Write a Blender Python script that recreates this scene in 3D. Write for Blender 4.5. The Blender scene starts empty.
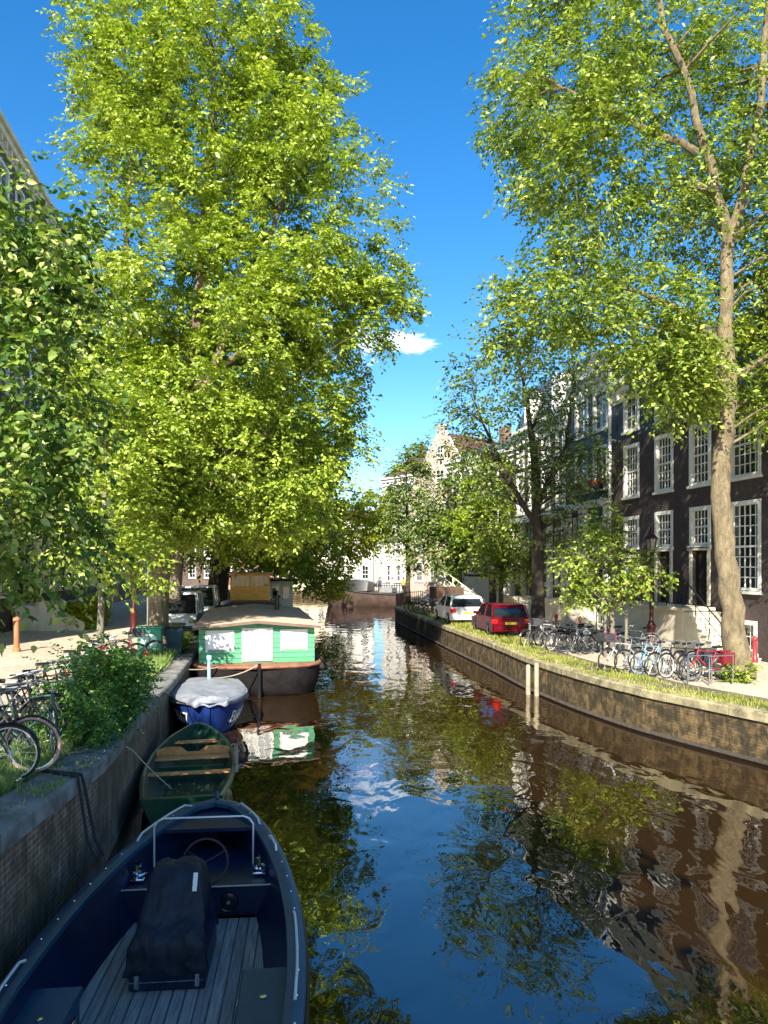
import bpy, math, random
import numpy as np
from mathutils import Vector, Matrix
R = math.radians
random.seed(7)
sc = bpy.context.scene
COL = sc.collection

# ------------------------------------------------------------------ materials
def nodes(name):
    m = bpy.data.materials.new(name); m.use_nodes = True
    nt = m.node_tree; p = nt.nodes['Principled BSDF']
    return m, nt, p
def ramp(nt, fac, stops):
    r = nt.nodes.new('ShaderNodeValToRGB')
    els = r.color_ramp.elements
    while len(els) < len(stops): els.new(0.5)
    for e, (pos, c) in zip(els, stops):
        e.position = pos; e.color = (*c, 1)
    nt.links.new(fac, r.inputs[0]); return r.outputs[0]
def noise(nt, vec, scale, detail=4, rough=.55, dist=0):
    n = nt.nodes.new('ShaderNodeTexNoise'); n.inputs['Scale'].default_value = scale
    n.inputs['Detail'].default_value = detail; n.inputs['Roughness'].default_value = rough
    n.inputs['Distortion'].default_value = dist
    if vec is not None: nt.links.new(vec, n.inputs['Vector'])
    return n.outputs['Fac']
def objco(nt, scale=(1,1,1), order='xyz'):
    tc = nt.nodes.new('ShaderNodeTexCoord'); v = tc.outputs['Object']
    if order != 'xyz':
        s = nt.nodes.new('ShaderNodeSeparateXYZ'); c = nt.nodes.new('ShaderNodeCombineXYZ')
        nt.links.new(v, s.inputs[0])
        for i, k in enumerate(order): nt.links.new(s.outputs['xyz'.index(k)], c.inputs[i])
        v = c.outputs[0]
    if scale != (1,1,1):
        mp = nt.nodes.new('ShaderNodeMapping'); mp.inputs['Scale'].default_value = scale
        nt.links.new(v, mp.inputs[0]); v = mp.outputs[0]
    return v
def bump(nt, p, h, strength=.3, dist=.02):
    b = nt.nodes.new('ShaderNodeBump'); b.inputs['Strength'].default_value = strength
    b.inputs['Distance'].default_value = dist
    nt.links.new(h, b.inputs['Height']); nt.links.new(b.outputs[0], p.inputs['Normal'])
def M(name, col, rough=.6, var=.25, scale=3, metal=0, bmp=0, bscale=20, stretch=(1,1,1), spec=.5):
    m, nt, p = nodes(name)
    v = objco(nt, stretch)
    f = noise(nt, v, scale, 6, .6)
    d = tuple(c*(1-var) for c in col); l = tuple(min(1, c*(1+var)) for c in col)
    nt.links.new(ramp(nt, f, [(.3, d), (.7, l)]), p.inputs['Base Color'])
    p.inputs['Roughness'].default_value = rough; p.inputs['Metallic'].default_value = metal
    p.inputs['Specular IOR Level'].default_value = spec
    if bmp: bump(nt, p, noise(nt, v, bscale, 5), bmp)
    return m
def brick(name,  c1, c2, mortar, order='xzy', bw=.22, bh=.065, rough=.85, stain=None, ms=.008, bmp=.5, scale=1, stain_amt=.6, sscale=.8, offset=.5):
    m, nt, p = nodes(name)
    v = objco(nt, (1,1,1), order)
    b = nt.nodes.new('ShaderNodeTexBrick'); b.offset = offset
    b.inputs['Color1'].default_value = (*c1, 1); b.inputs['Color2'].default_value = (*c2, 1)
    b.inputs['Mortar'].default_value = (*mortar, 1); b.inputs['Scale'].default_value = scale
    b.inputs['Mortar Size'].default_value = ms; b.inputs['Brick Width'].default_value = bw; b.inputs['Row Height'].default_value = bh
    nt.links.new(v, b.inputs['Vector'])
    out = b.outputs['Color']
    v3 = objco(nt)
    if stain is not None:
        f = noise(nt, v3, sscale, 8, .65, .3)
        mx = nt.nodes.new('ShaderNodeMix'); mx.data_type = 'RGBA'
        g = ramp(nt, f, [(.40, (0,0,0)), (.56, (stain_amt,)*3)])
        nt.links.new(g, mx.inputs[0]); nt.links.new(out, mx.inputs[6]); mx.inputs[7].default_value = (*stain, 1)
        out = mx.outputs[2]
    f2 = noise(nt, objco(nt, (1.6,1.6,.45)) if 'quay' in name else v3, 6, 9, .72)
    mm = nt.nodes.new('ShaderNodeMix'); mm.data_type = 'RGBA'; mm.blend_type = 'MULTIPLY'; mm.inputs[0].default_value = 1
    nt.links.new(out, mm.inputs[6]); nt.links.new(ramp(nt, f2, [(.32, (.35,.35,.33) if 'quay' in name else (.6,.6,.6)), (.68, (1.7,1.6,1.4) if 'quay' in name else (1.25,1.25,1.25))]), mm.inputs[7])
    nt.links.new(mm.outputs[2], p.inputs['Base Color'])
    p.inputs['Roughness'].default_value = rough
    inv = nt.nodes.new('ShaderNodeMath'); inv.operation = 'SUBTRACT'; inv.inputs[0].default_value = 1
    nt.links.new(b.outputs['Fac'], inv.inputs[1])
    bump(nt, p, inv.outputs[0], bmp, .012)
    return m
def planks(name, c, w=.11, order='xyz', rough=.7, dark=.25, bmp=.6):
    m, nt, p = nodes(name)
    v = objco(nt, (1,1,1), order)
    b = nt.nodes.new('ShaderNodeTexBrick'); b.offset = .37
    b.inputs['Color1'].default_value = (*c, 1); b.inputs['Color2'].default_value = (*[x*.7 for x in c], 1)
    b.inputs['Mortar'].default_value = (*[x*dark for x in c], 1); b.inputs['Scale'].default_value = 1
    b.inputs['Mortar Size'].default_value = w*.07; b.inputs['Brick Width'].default_value = 40; b.inputs['Row Height'].default_value = w
    nt.links.new(v, b.inputs['Vector'])
    v2 = objco(nt, (1.2, 22, 22) if order == 'xyz' else (22, 1.2, 22))
    f = noise(nt, v2, 2, 6, .7)
    mm = nt.nodes.new('ShaderNodeMix'); mm.data_type = 'RGBA'; mm.blend_type = 'MULTIPLY'; mm.inputs[0].default_value = 1
    nt.links.new(b.outputs['Color'], mm.inputs[6]); nt.links.new(ramp(nt, f, [(.3, (.45,.45,.45)), (.7, (1.4,1.4,1.4))]), mm.inputs[7])
    nt.links.new(mm.outputs[2], p.inputs['Base Color']); p.inputs['Roughness'].default_value = rough
    inv = nt.nodes.new('ShaderNodeMath'); inv.operation = 'SUBTRACT'; inv.inputs[0].default_value = 1
    nt.links.new(b.outputs['Fac'], inv.inputs[1]); bump(nt, p, inv.outputs[0], bmp, .01)
    return m
def leafmat(name, stops, trans=.45, hue=0):
    m, nt, p = nodes(name)
    g = nt.nodes.new('ShaderNodeNewGeometry')
    nz = noise(nt, objco(nt), .9, 3, .6)
    ma = nt.nodes.new('ShaderNodeMath'); ma.operation = 'MULTIPLY_ADD'; nt.links.new(nz, ma.inputs[0]); ma.inputs[1].default_value = 1.5; ma.inputs[2].default_value = -.55
    mb_ = nt.nodes.new('ShaderNodeMath'); mb_.operation = 'MULTIPLY_ADD'; nt.links.new(g.outputs['Random Per Island'], mb_.inputs[0]); mb_.inputs[1].default_value = .75; nt.links.new(ma.outputs[0], mb_.inputs[2])
    col = ramp(nt, mb_.outputs[0], stops)
    nt.links.new(col, p.inputs['Base Color']); p.inputs['Roughness'].default_value = .42
    p.inputs['Specular IOR Level'].default_value = .45
    t = nt.nodes.new('ShaderNodeBsdfTranslucent')
    mm = nt.nodes.new('ShaderNodeMix'); mm.data_type = 'RGBA'; mm.blend_type = 'MULTIPLY'; mm.inputs[0].default_value = 1
    nt.links.new(col, mm.inputs[6]); mm.inputs[7].default_value = (1.25, 1.35, .4, 1)
    nt.links.new(mm.outputs[2], t.inputs['Color'])
    mx = nt.nodes.new('ShaderNodeMixShader'); mx.inputs[0].default_value = trans
    out = nt.nodes['Material Output']
    nt.links.new(p.outputs[0], mx.inputs[1]); nt.links.new(t.outputs[0], mx.inputs[2]); nt.links.new(mx.outputs[0], out.inputs[0])
    return m
def barkmat(name, c1, c2, moss=None):
    m, nt, p = nodes(name)
    v = objco(nt, (1,1,.4)); f = noise(nt, v, 4.5, 10, .78, .5)
    st = [(.3, c1), (.62, c2)]
    if moss: st.append((.78, moss))
    nt.links.new(ramp(nt, f, st), p.inputs['Base Color']); p.inputs['Roughness'].default_value = .9
    bump(nt, p, noise(nt, v, 7, 10, .8, .4), 1, .12)
    return m

white = M('white_paint', (.72,.70,.64), .45, .08, 4)
cream = M('cream_stone', (.62,.56,.44), .7, .15, 2, bmp=.15)
greystone = M('grey_stone', (.30,.30,.29), .8, .3, 3, bmp=.4, bscale=30)
black = M('black_paint', (.012,.012,.014), .3, .3)
rubber = M('rubber', (.015,.015,.016), .75, .3)
steel = M('steel', (.55,.56,.58), .25, .1, metal=1)
dullsteel = M('dull_steel', (.32,.33,.34), .45, .2, metal=.7)
chrome = M('chrome', (.8,.8,.8), .12, .05, metal=1)
redpaint = M('red_paint', (.42,.02,.03), .35, .15)
navy = M('navy_hull_paint', (.006,.016,.055), .28, .35, 2)
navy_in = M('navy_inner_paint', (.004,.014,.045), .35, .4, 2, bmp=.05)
teal = M('teal_bench_paint', (.013,.055,.10), .38, .3, 2)
canvas = M('navy_canvas', (.010,.014,.024), .62, .4, 5, bmp=.5, bscale=9, spec=.35)
deck = planks('weathered_teak', (.32,.305,.28), .125, 'yxz')
rope_m = M('rope', (.02,.02,.025), .9, .3)
palerope = M('pale_rope', (.45,.36,.24), .9, .3)
greenboat = M('green_boat_paint', (.015,.07,.035), .32, .3, 3)
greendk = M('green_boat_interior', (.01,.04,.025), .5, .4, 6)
varnish = M('varnished_wood', (.62,.28,.09), .3, .35, 3, stretch=(3,20,3))
paintwood = M('pale_wood', (.32,.26,.17), .6, .3, 5)
blueboat = M('blue_boat_paint', (.012,.035,.17), .3, .25, 3)
tarp = M('grey_tarpaulin', (.20,.215,.245), .6, .25, 3, bmp=.4, bscale=5)
hb_green = planks('houseboat_green_boards', (.11,.43,.21), .165, 'xzy', .5, .35, .5)
hb_roof = M('felt_roof', (.62,.43,.32), .85, .2, 1.2, bmp=.2)
hb_hull = M('rusty_black_hull', (.012,.010,.010), .7, .6, 2.5, bmp=.4, spec=.15)
rust = M('rust_band', (.22,.09,.05), .8, .5, 3)
curtain = M('curtain', (.85,.85,.82), .8, .06, 2)
orangewood = M('orange_varnish', (.85,.38,.03), .3, .3, 2, stretch=(1,1,6))
glass, nt, p = nodes('window_glass'); p.inputs['Base Color'].default_value = (.012,.016,.02,1); p.inputs['Roughness'].default_value = .03; p.inputs['IOR'].default_value = 1.75
bump(nt, p, noise(nt, objco(nt), 1.3, 2), .08, .05)
paleglass, nt, p = nodes('curtained_glass'); p.inputs['Roughness'].default_value = .05; p.inputs['IOR'].default_value = 1.6
nt.links.new(ramp(nt, noise(nt, objco(nt, (6,6,.5)), 2, 3), [(.3,(.10,.10,.10)),(.7,(.32,.31,.28))]), p.inputs['Base Color'])
brick_dark = brick('dark_brick', (.075,.045,.04), (.05,.032,.03), (.10,.09,.08), stain=(.04,.03,.03))
brick_grey = brick('grey_brick', (.12,.10,.085), (.09,.075,.065), (.15,.14,.12), stain=(.06,.05,.045))
brick_red = brick('red_brick', (.28,.11,.07), (.20,.08,.055), (.3,.26,.22), stain=(.12,.06,.05))
brick_pink = brick('pale_pink_brick', (.52,.36,.27), (.44,.29,.22), (.5,.45,.4), stain=(.55,.45,.38))
brick_brown = brick('brown_brick', (.13,.075,.05), (.09,.055,.04), (.14,.12,.10), stain=(.05,.035,.03))
slateblue = M('dark_blue_render', (.022,.032,.06), .5, .2, 2)
slate = brick('slate_roof', (.07,.085,.11), (.05,.06,.085), (.03,.035,.045), 'xzy', .3, .22, .5)
tile = brick('clay_tile_roof', (.14,.06,.04), (.10,.045,.035), (.04,.02,.02), 'xzy', .25, .3, .7)
plaster = M('white_plaster', (.50,.48,.43), .8, .1, 1)
yplaster = M('yellow_plaster', (.62,.52,.33), .8, .12, 1)
quay_left_m = brick('quay_brick_damp', (.20,.13,.10), (.13,.09,.075), (.27,.24,.21), 'yzx', .21, .07, .85, stain=(.07,.06,.035), ms=.010, sscale=1.4, stain_amt=.8, bmp=.9)
quay_right_m = brick('quay_brick_mossy', (.15,.095,.04), (.10,.065,.03), (.15,.115,.06), 'yzx', .21, .07, .9, stain=(.025,.02,.008), ms=.012, sscale=3.2, stain_amt=.9, bmp=1)
coping_m = M('coping_stone', (.17,.17,.16), .85, .6, 2.6, bmp=.7, bscale=25)
coping_r = M('mossy_coping_stone', (.27,.23,.13), .9, .65, 3.2, bmp=.5, bscale=25)
street_m = brick('clinker_paving', (.62,.52,.38), (.54,.45,.33), (.40,.34,.26), 'xyz', .21, .07, .9, stain=(.36,.30,.22), ms=.006, sscale=.5, bmp=.25)
pave_m = brick('pavement_slabs', (.42,.38,.32), (.36,.33,.28), (.2,.18,.15), 'xyz', .3, .3, .85, ms=.006, bmp=.25)
soil_m = M('soil', (.11,.085,.055), .95, .45, 2.5, bmp=.8, bscale=18)
def grassmat(name, stops): return leafmat(name, stops, .35)
grass_m = grassmat('grass_blades', [(0,(.08,.11,.02)),(.5,(.26,.30,.05)),(1,(.48,.44,.16))])
grass_sh = grassmat('lush_grass_blades', [(0,(.06,.14,.02)),(.6,(.16,.28,.05)),(1,(.42,.44,.18))])

elm_leaf = leafmat('elm_leaves', [(0,(.06,.11,.014)),(.4,(.21,.29,.028)),(.8,(.37,.46,.06)),(1,(.50,.56,.12))], .28)
elm_far = leafmat('far_elm_leaves', [(0,(.06,.12,.010)),(.5,(.19,.27,.018)),(1,(.40,.46,.035))], .35)
elm_right = leafmat('right_elm_leaves', [(0,(.05,.10,.015)),(.5,(.16,.23,.03)),(.88,(.34,.41,.06)),(1,(.48,.52,.12))], .3)
dark_leaf = leafmat('dark_sparse_leaves', [(0,(.04,.08,.02)),(.6,(.12,.19,.04)),(1,(.30,.36,.08))], .3)
near_leaf = leafmat('lime_leaves', [(0,(.03,.08,.016)),(.5,(.09,.17,.028)),(.85,(.25,.34,.06)),(1,(.48,.50,.18))], .3)
ygreen = leafmat('yellow_green_leaves', [(0,(.13,.17,.015)),(.5,(.34,.38,.02)),(1,(.50,.52,.05))], .55)  # bright tones and high translucency stand in for sun on the farthest elm
shrub_leaf = leafmat('shrub_leaves', [(0,(.035,.10,.018)),(.6,(.08,.19,.03)),(1,(.18,.30,.06))], .3)
bark_light = barkmat('pale_elm_bark', (.04,.03,.018), (.33,.26,.15), (.15,.15,.06))  # pale bark mottled with dark and mossy tones
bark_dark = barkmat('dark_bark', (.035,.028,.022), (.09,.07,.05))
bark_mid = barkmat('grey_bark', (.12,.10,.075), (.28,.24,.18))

# ------------------------------------------------------------------ mesh builder
class MB:
    def __init__(s): s.v = []; s.f = []; s.T = None
    def add(s, vs, fs):
        n = len(s.v)
        if s.T is not None: vs = [tuple(s.T @ Vector(v)) for v in vs]
        s.v += [tuple(v) for v in vs]; s.f += [tuple(i+n for i in f) for f in fs]; return s
    def box(s, x0, x1, y0, y1, z0, z1):
        return s.add([(x0,y0,z0),(x1,y0,z0),(x1,y1,z0),(x0,y1,z0),(x0,y0,z1),(x1,y0,z1),(x1,y1,z1),(x0,y1,z1)],
                     [(0,3,2,1),(4,5,6,7),(0,1,5,4),(1,2,6,5),(2,3,7,6),(3,0,4,7)])
    def bbox(s, x0, x1, y0, y1, z0, z1, b=.01):           # chamfered box
        x0, x1 = min(x0,x1), max(x0,x1); y0, y1 = min(y0,y1), max(y0,y1)
        def ring(z, i): return [(x0+i,y0+b,z),(x0+b,y0+i,z),(x1-b,y0+i,z),(x1-i,y0+b,z),(x1-i,y1-b,z),(x1-b,y1-i,z),(x0+b,y1-i,z),(x0+i,y1-b,z)]
        return s.loft([ring(z0,b), ring(z0+b,0), ring(z1-b,0), ring(z1,b)], caps=True)
    def loft(s, rings, caps=True, closed=True):
        vs = [p for r in rings for p in r]; n = len(rings[0]); fs = []
        for i in range(len(rings)-1):
            for j in range(n if closed else n-1):
                a = i*n+j; b = i*n+(j+1)%n; fs.append((a, b, b+n, a+n))
        if caps: fs.append(tuple(range(n))[::-1]); fs.append(tuple(range((len(rings)-1)*n, len(rings)*n)))
        return s.add(vs, fs)
    def tube(s, pts, r, n=6, caps=True):
        pts = [Vector(p) for p in pts]; rings = []
        rr = r if isinstance(r, (list, tuple)) else [r]*len(pts)
        up = None
        for i, p in enumerate(pts):
            d = (pts[min(i+1, len(pts)-1)]-pts[max(i-1, 0)])
            if d.length < 1e-9: d = Vector((0,0,1))
            d.normalize()
            if up is None: up = Vector((0,0,1)) if abs(d.z) < .9 else Vector((1,0,0))
            a = up.cross(d)
            if a.length < 1e-6: a = Vector((1,0,0)).cross(d)
            a.normalize(); b = d.cross(a); up = b
            rings.append([p + (a*math.cos(2*math.pi*k/n)+b*math.sin(2*math.pi*k/n))*rr[i] for k in range(n)])
        return s.loft(rings, caps)
    def lathe(s, prof, c=(0,0,0), n=12):
        return s.loft([[(c[0]+r*math.cos(2*math.pi*k/n), c[1]+r*math.sin(2*math.pi*k/n), c[2]+z) for k in range(n)] for r, z in prof])
    def torus(s, c, R_, r, axis='y', n=28, m=6, a0=0, a1=2*math.pi):
        full = abs(a1-a0) > 6.28
        k = n if full else n+1; pts = []
        for i in range(k):
            a = a0+(a1-a0)*i/n; ring = []
            for j in range(m):
                b = 2*math.pi*j/m; rad = R_+r*math.cos(b); h = r*math.sin(b)
                u, w = rad*math.cos(a), rad*math.sin(a)
                q = {'y':(u,h,w),'x':(h,u,w),'z':(u,w,h)}[axis]
                ring.append((c[0]+q[0], c[1]+q[1], c[2]+q[2]))
            pts.append(ring)
        if full: pts.append(pts[0])
        return s.loft(pts, caps=not full)
    def prism(s, poly, y0, y1, ax='y'):                    # poly in xz extruded along y (ax 'x': poly in yz)
        f = (lambda p, t: (p[0], t, p[1])) if ax == 'y' else ((lambda p, t: (t, p[0], p[1])) if ax == 'x' else (lambda p, t: (p[0], p[1], t)))
        return s.loft([[f(p, y0) for p in poly], [f(p, y1) for p in poly]])
    def mesh(s, name, mat, smooth=False):
        me = bpy.data.meshes.new(name); me.from_pydata(s.v, [], s.f)
        me.materials.append(mat)
        import bmesh
        bm = bmesh.new(); bm.from_mesh(me); bmesh.ops.recalc_face_normals(bm, faces=bm.faces); bm.to_mesh(me); bm.free()
        if smooth:
            me.polygons.foreach_set('use_smooth', [True]*len(me.polygons))
            me.set_sharp_from_angle(angle=R(40))
        return me
    def build(s, name, mat, parent=None, smooth=False):
        return link(name, s.mesh(name, mat, smooth), parent)
def link(name, me, parent=None, loc=None):
    o = bpy.data.objects.new(name, me); COL.objects.link(o)
    if parent is not None: o.parent = parent
    if loc: o.location = loc
    return o
def tag(o, label=None, cat=None, group=None, kind=None):
    if label: o['label'] = label
    if cat: o['category'] = cat
    if group: o['group'] = group
    if kind: o['kind'] = kind
    return o
def thing(name, label, cat, loc=(0,0,0), rz=0, group=None, tilt=0):
    o = bpy.data.objects.new(name, None); COL.objects.link(o)
    o.location = loc; o.rotation_euler = (tilt, 0, rz)
    return tag(o, label, cat, group)
def clone(o, parent=None):
    c = o.copy(); COL.objects.link(c); c.parent = parent
    for ch in list(o.children): clone(ch, c)
    return c
def text_mesh(txt, size, depth, mat):
    cu = bpy.data.curves.new('lettering', 'FONT'); cu.body = txt; cu.size = size; cu.extrude = depth; cu.align_x = 'CENTER'
    o = bpy.data.objects.new('lettering', cu); COL.objects.link(o)
    dg = bpy.context.evaluated_depsgraph_get(); me = bpy.data.meshes.new_from_object(o.evaluated_get(dg))
    bpy.data.objects.remove(o); me.materials.clear(); me.materials.append(mat); return me

# ------------------------------------------------------------------ camera, sun, sky
CAMZ = 4.3
cam = bpy.data.cameras.new('camera'); co = bpy.data.objects.new('camera', cam); COL.objects.link(co)
co.location = (0,0,CAMZ); co.rotation_euler = (R(90),0,0)
cam.sensor_fit = 'VERTICAL'; cam.sensor_height = 24; cam.lens = 24*760/1024; cam.shift_y = 53/1024
cam.clip_end = 3000; cam.clip_start = .05
sc.camera = co
SUN_EL, SUN_AZ = 37, 12      # light travels towards +Y, turned AZ degrees to +X
sun = bpy.data.lights.new('sun', 'SUN'); sun.energy = 5.0; sun.angle = R(.5); sun.color = (1,.93,.80)
so = bpy.data.objects.new('sun', sun); COL.objects.link(so)
d = Vector((math.sin(R(SUN_AZ))*math.cos(R(SUN_EL)), math.cos(R(SUN_AZ))*math.cos(R(SUN_EL)), -math.sin(R(SUN_EL))))
so.rotation_euler = d.to_track_quat('-Z', 'Y').to_euler()
w = bpy.data.worlds.new('World'); sc.world = w; w.use_nodes = True
nt = w.node_tree; bg = nt.nodes['Background']
sky = nt.nodes.new('ShaderNodeTexSky'); sky.sky_type = 'NISHITA'; sky.sun_disc = False
sky.sun_elevation = R(SUN_EL); sky.sun_rotation = R(180+SUN_AZ); sky.ozone_density = 3; sky.air_density = 1.0; sky.dust_density = .7
hs = nt.nodes.new('ShaderNodeHueSaturation'); hs.inputs['Saturation'].default_value = 1.36; hs.inputs['Hue'].default_value = .5
nt.links.new(sky.outputs[0], hs.inputs['Color'])
# a few wisps of cloud low in the sky, by direction
tc = nt.nodes.new('ShaderNodeTexCoord'); sp = nt.nodes.new('ShaderNodeSeparateXYZ'); nt.links.new(tc.outputs['Generated'], sp.inputs[0])
def mth(op, a, b=None, c=None):
    n = nt.nodes.new('ShaderNodeMath'); n.operation = op
    for i, x in enumerate((a, b, c)):
        if x is None: continue
        if isinstance(x, (int, float)): n.inputs[i].default_value = x
        else: nt.links.new(x, n.inputs[i])
    return n.outputs[0]
az = mth('ARCTAN2', sp.outputs[0], sp.outputs[1]); el = mth('ARCSINE', sp.outputs[2])
cb = nt.nodes.new('ShaderNodeCombineXYZ'); nt.links.new(az, cb.inputs[0]); nt.links.new(mth('MULTIPLY', el, 3.0), cb.inputs[1])
cn = noise(nt, cb.outputs[0], 34, 8, .7, .8)
def blob(a0, e0, ra, re, rot=0):
    a = mth('SUBTRACT', az, a0); e = mth('SUBTRACT', el, e0)
    e = mth('ADD', e, mth('MULTIPLY', a, rot))
    q = mth('ADD', mth('POWER', mth('DIVIDE', a, ra), 2), mth('POWER', mth('DIVIDE', e, re), 2))
    return mth('MAXIMUM', mth('SUBTRACT', 1, q), 0)
mask = mth('MAXIMUM', blob(.025, .286, .058, .017, .12), mth('MULTIPLY', blob(-.028, .290, .035, .026, .3), .8))
mask = mth('MAXIMUM', mask, mth('MULTIPLY', blob(-.02, .262, .02, .008, 0), .4))
mask = mth('MAXIMUM', mask, mth('MULTIPLY', blob(1.6, .3, .5, .06, 0), .7))
cl = mth('MULTIPLY', mth('ADD', mth('MULTIPLY', mask, 1.0), mth('SUBTRACT', mth('MULTIPLY', cn, 2.6), 1.62)), 1.1)
clm = nt.nodes.new('ShaderNodeClamp'); nt.links.new(mth('MULTIPLY', cl, mth('GREATER_THAN', mask, 0.0)), clm.inputs[0])
mx = nt.nodes.new('ShaderNodeMix'); mx.data_type = 'RGBA'; nt.links.new(clm.outputs[0], mx.inputs[0])
nt.links.new(hs.outputs[0], mx.inputs[6]); mx.inputs[7].default_value = (9,9.5,10,1)
nt.links.new(mx.outputs[2], bg.inputs['Color']); bg.inputs['Strength'].default_value = .10
sc.view_settings.view_transform = 'Standard'; sc.view_settings.look = 'None'; sc.view_settings.exposure = 1.38; sc.view_settings.gamma = 1
sc.cycles.max_bounces = 8; sc.cycles.transparent_max_bounces = 8
sc.cycles.use_denoising = True

# ------------------------------------------------------------------ terrain
LQ = [(-3.4,-30),(-3.4,0),(-3.5,5),(-3.62,7),(-3.9,10.5),(-4.85,15.2),(-6.25,24.1),(-7.45,31.5),(-8.8,39),(-10.6,48),(-12.6,60),(-17,82),(-40,95),(-120,104)]
RQ = [(14,-30),(12.5,4),(11,10),(9.7,13.5),(8.2,16.3),(6.6,19.6),(5.75,22.5),(5.0,26.2),(4.55,30.4),(3.05,41.2),(2.0,49),(.84,57.9),(2.2,61),(3.6,84),(-6,97),(-40,112),(-120,120)]
def lz(y):
    P_ = [(-99,1.82),(7,1.79),(10.5,1.60),(15.2,1.36),(20,1.22),(999,1.2)]
    for (a, u), (b, v) in zip(P_, P_[1:]):
        if y <= b: return u+(v-u)*max(0, y-a)/(b-a)
def rz_(y): return 1.1
def dense(P_, step=1.0):
    out = []
    for a, b in zip(P_, P_[1:]):
        n = max(1, int(math.hypot(b[0]-a[0], b[1]-a[1])/step)) if a[1] < 100 else 1
        out += [(a[0]+(b[0]-a[0])*k/n, a[1]+(b[1]-a[1])*k/n) for k in range(n)]
    return out+[P_[-1]]
def smoothline(P_):
    out = [P_[0]]
    for i in range(1, len(P_)-1):
        a, b, c = P_[i-1], P_[i], P_[i+1]
        for t in (.3, 0):
            pass
        q0 = (b[0]+(a[0]-b[0])*.25, b[1]+(a[1]-b[1])*.25); q1 = (b[0]+(c[0]-b[0])*.25, b[1]+(c[1]-b[1])*.25)
        out += [q0, ((q0[0]+q1[0]+2*b[0])/4, (q0[1]+q1[1]+2*b[1])/4), q1]
    return out+[P_[-1]]
LQs = dense(smoothline(LQ)); 
RQs = dense(smoothline(RQ[:12])[:-1]+[RQ[11]])+dense(RQ[12:])
def qx(P_, y):
    for a, b in zip(P_, P_[1:]):
        if a[1] <= y <= b[1]: return a[0]+(b[0]-a[0])*(y-a[1])/max(1e-6, b[1]-a[1])
def lq(y): return qx(LQ, y)
def rq(y): return qx(RQ, y)
def offs(P_, d):        # offset polyline sideways (left of travel is +)
    out = []
    for i, p in enumerate(P_):
        a = P_[max(0,i-1)]; b = P_[min(len(P_)-1,i+1)]
        t = Vector((b[0]-a[0], b[1]-a[1])).normalized(); out.append((p[0]-t.y*d, p[1]+t.x*d))
    return out
def sheet(P0, P1, zf, dz, name, mat):
    mb = MB(); v = []; f = []
    for a, b in zip(P0, P1): v += [(a[0],a[1],zf(a[1])+dz), (b[0],b[1],zf(b[1])+dz)]
    for i in range(len(P0)-1): f.append((2*i, 2*i+1, 2*i+3, 2*i+2))
    mb.add(v, f); o = mb.build(name, mat); tag(o, kind='structure'); return o
FARX = 1500
Lin = offs(LQs, .5); Rin = offs(RQs, -.5)
mb = MB()
v = []; f = []
for p in Lin: v += [(p[0],p[1],lz(p[1])), (-FARX,p[1],lz(p[1]))]
for i in range(len(Lin)-1): f.append((2*i, 2*i+1, 2*i+3, 2*i+2))
n0 = len(v)
for p in Rin: v += [(p[0],p[1],1.1), (FARX,p[1],1.1)]
for i in range(len(Rin)-1): f.append((n0+2*i+1, n0+2*i, n0+2*i+2, n0+2*i+3))
# beyond the bend, out to the horizon, and the land behind the camera
n1 = len(v); yl = Rin[-1]
v += [(-FARX,yl[1],1.1),(FARX,yl[1],1.1),(FARX,2500,1.1),(-FARX,2500,1.1)]; f.append((n1,n1+1,n1+2,n1+3))
mb.add(v, f); g = mb.build('ground', street_m); tag(g, kind='structure')
# verge strips of soil beside the coping
Lr = [p for p in LQs if -10 < p[1] < 62]; Rr = [p for p in RQs if 8 < p[1] < 57.9]
sheet(offs(Lr, .5), offs(Lr, 1.9), lz, .005, 'left_verge', soil_m)
sheet(offs(Rr, -.5), offs(Rr, -1.7), rz_, .005, 'right_verge', soil_m)
# water
m, nt, p = nodes('canal_water')
p.inputs['Base Color'].default_value = (.021,.0105,.003,1); p.inputs['Roughness'].default_value = .015; p.inputs['IOR'].default_value = 2.25
v1 = objco(nt, (1.0,.55,1)); n1_ = noise(nt, v1, 1.5, 2, .4, .5)
v2 = objco(nt, (1.0,.4,1)); n2_ = noise(nt, v2, .5, 1, .4, .8)
v3 = objco(nt, (1.0,.35,1)); n3_ = noise(nt, v3, 6, 2, .5)
def mm_(op, a, b):
    n = nt.nodes.new('ShaderNodeMath'); n.operation = op
    for i, x in enumerate((a, b)):
        if isinstance(x, (int, float)): n.inputs[i].default_value = x
        else: nt.links.new(x, n.inputs[i])
    return n.outputs[0]
h = mm_('ADD', mm_('MULTIPLY', n1_, .45), mm_('ADD', mm_('MULTIPLY', n2_, .55), mm_('MULTIPLY', n3_, .03)))
b = nt.nodes.new('ShaderNodeBump'); b.inputs['Strength'].default_value = 1; b.inputs['Distance'].default_value = .045
nt.links.new(h, b.inputs['Height']); nt.links.new(b.outputs[0], p.inputs['Normal'])
mb = MB(); mb.add([(-1400,-60,0),(1400,-60,0),(1400,125,0),(-1400,125,0)], [(0,1,2,3)])
tag(mb.build('canal_water', m), kind='structure')

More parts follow.
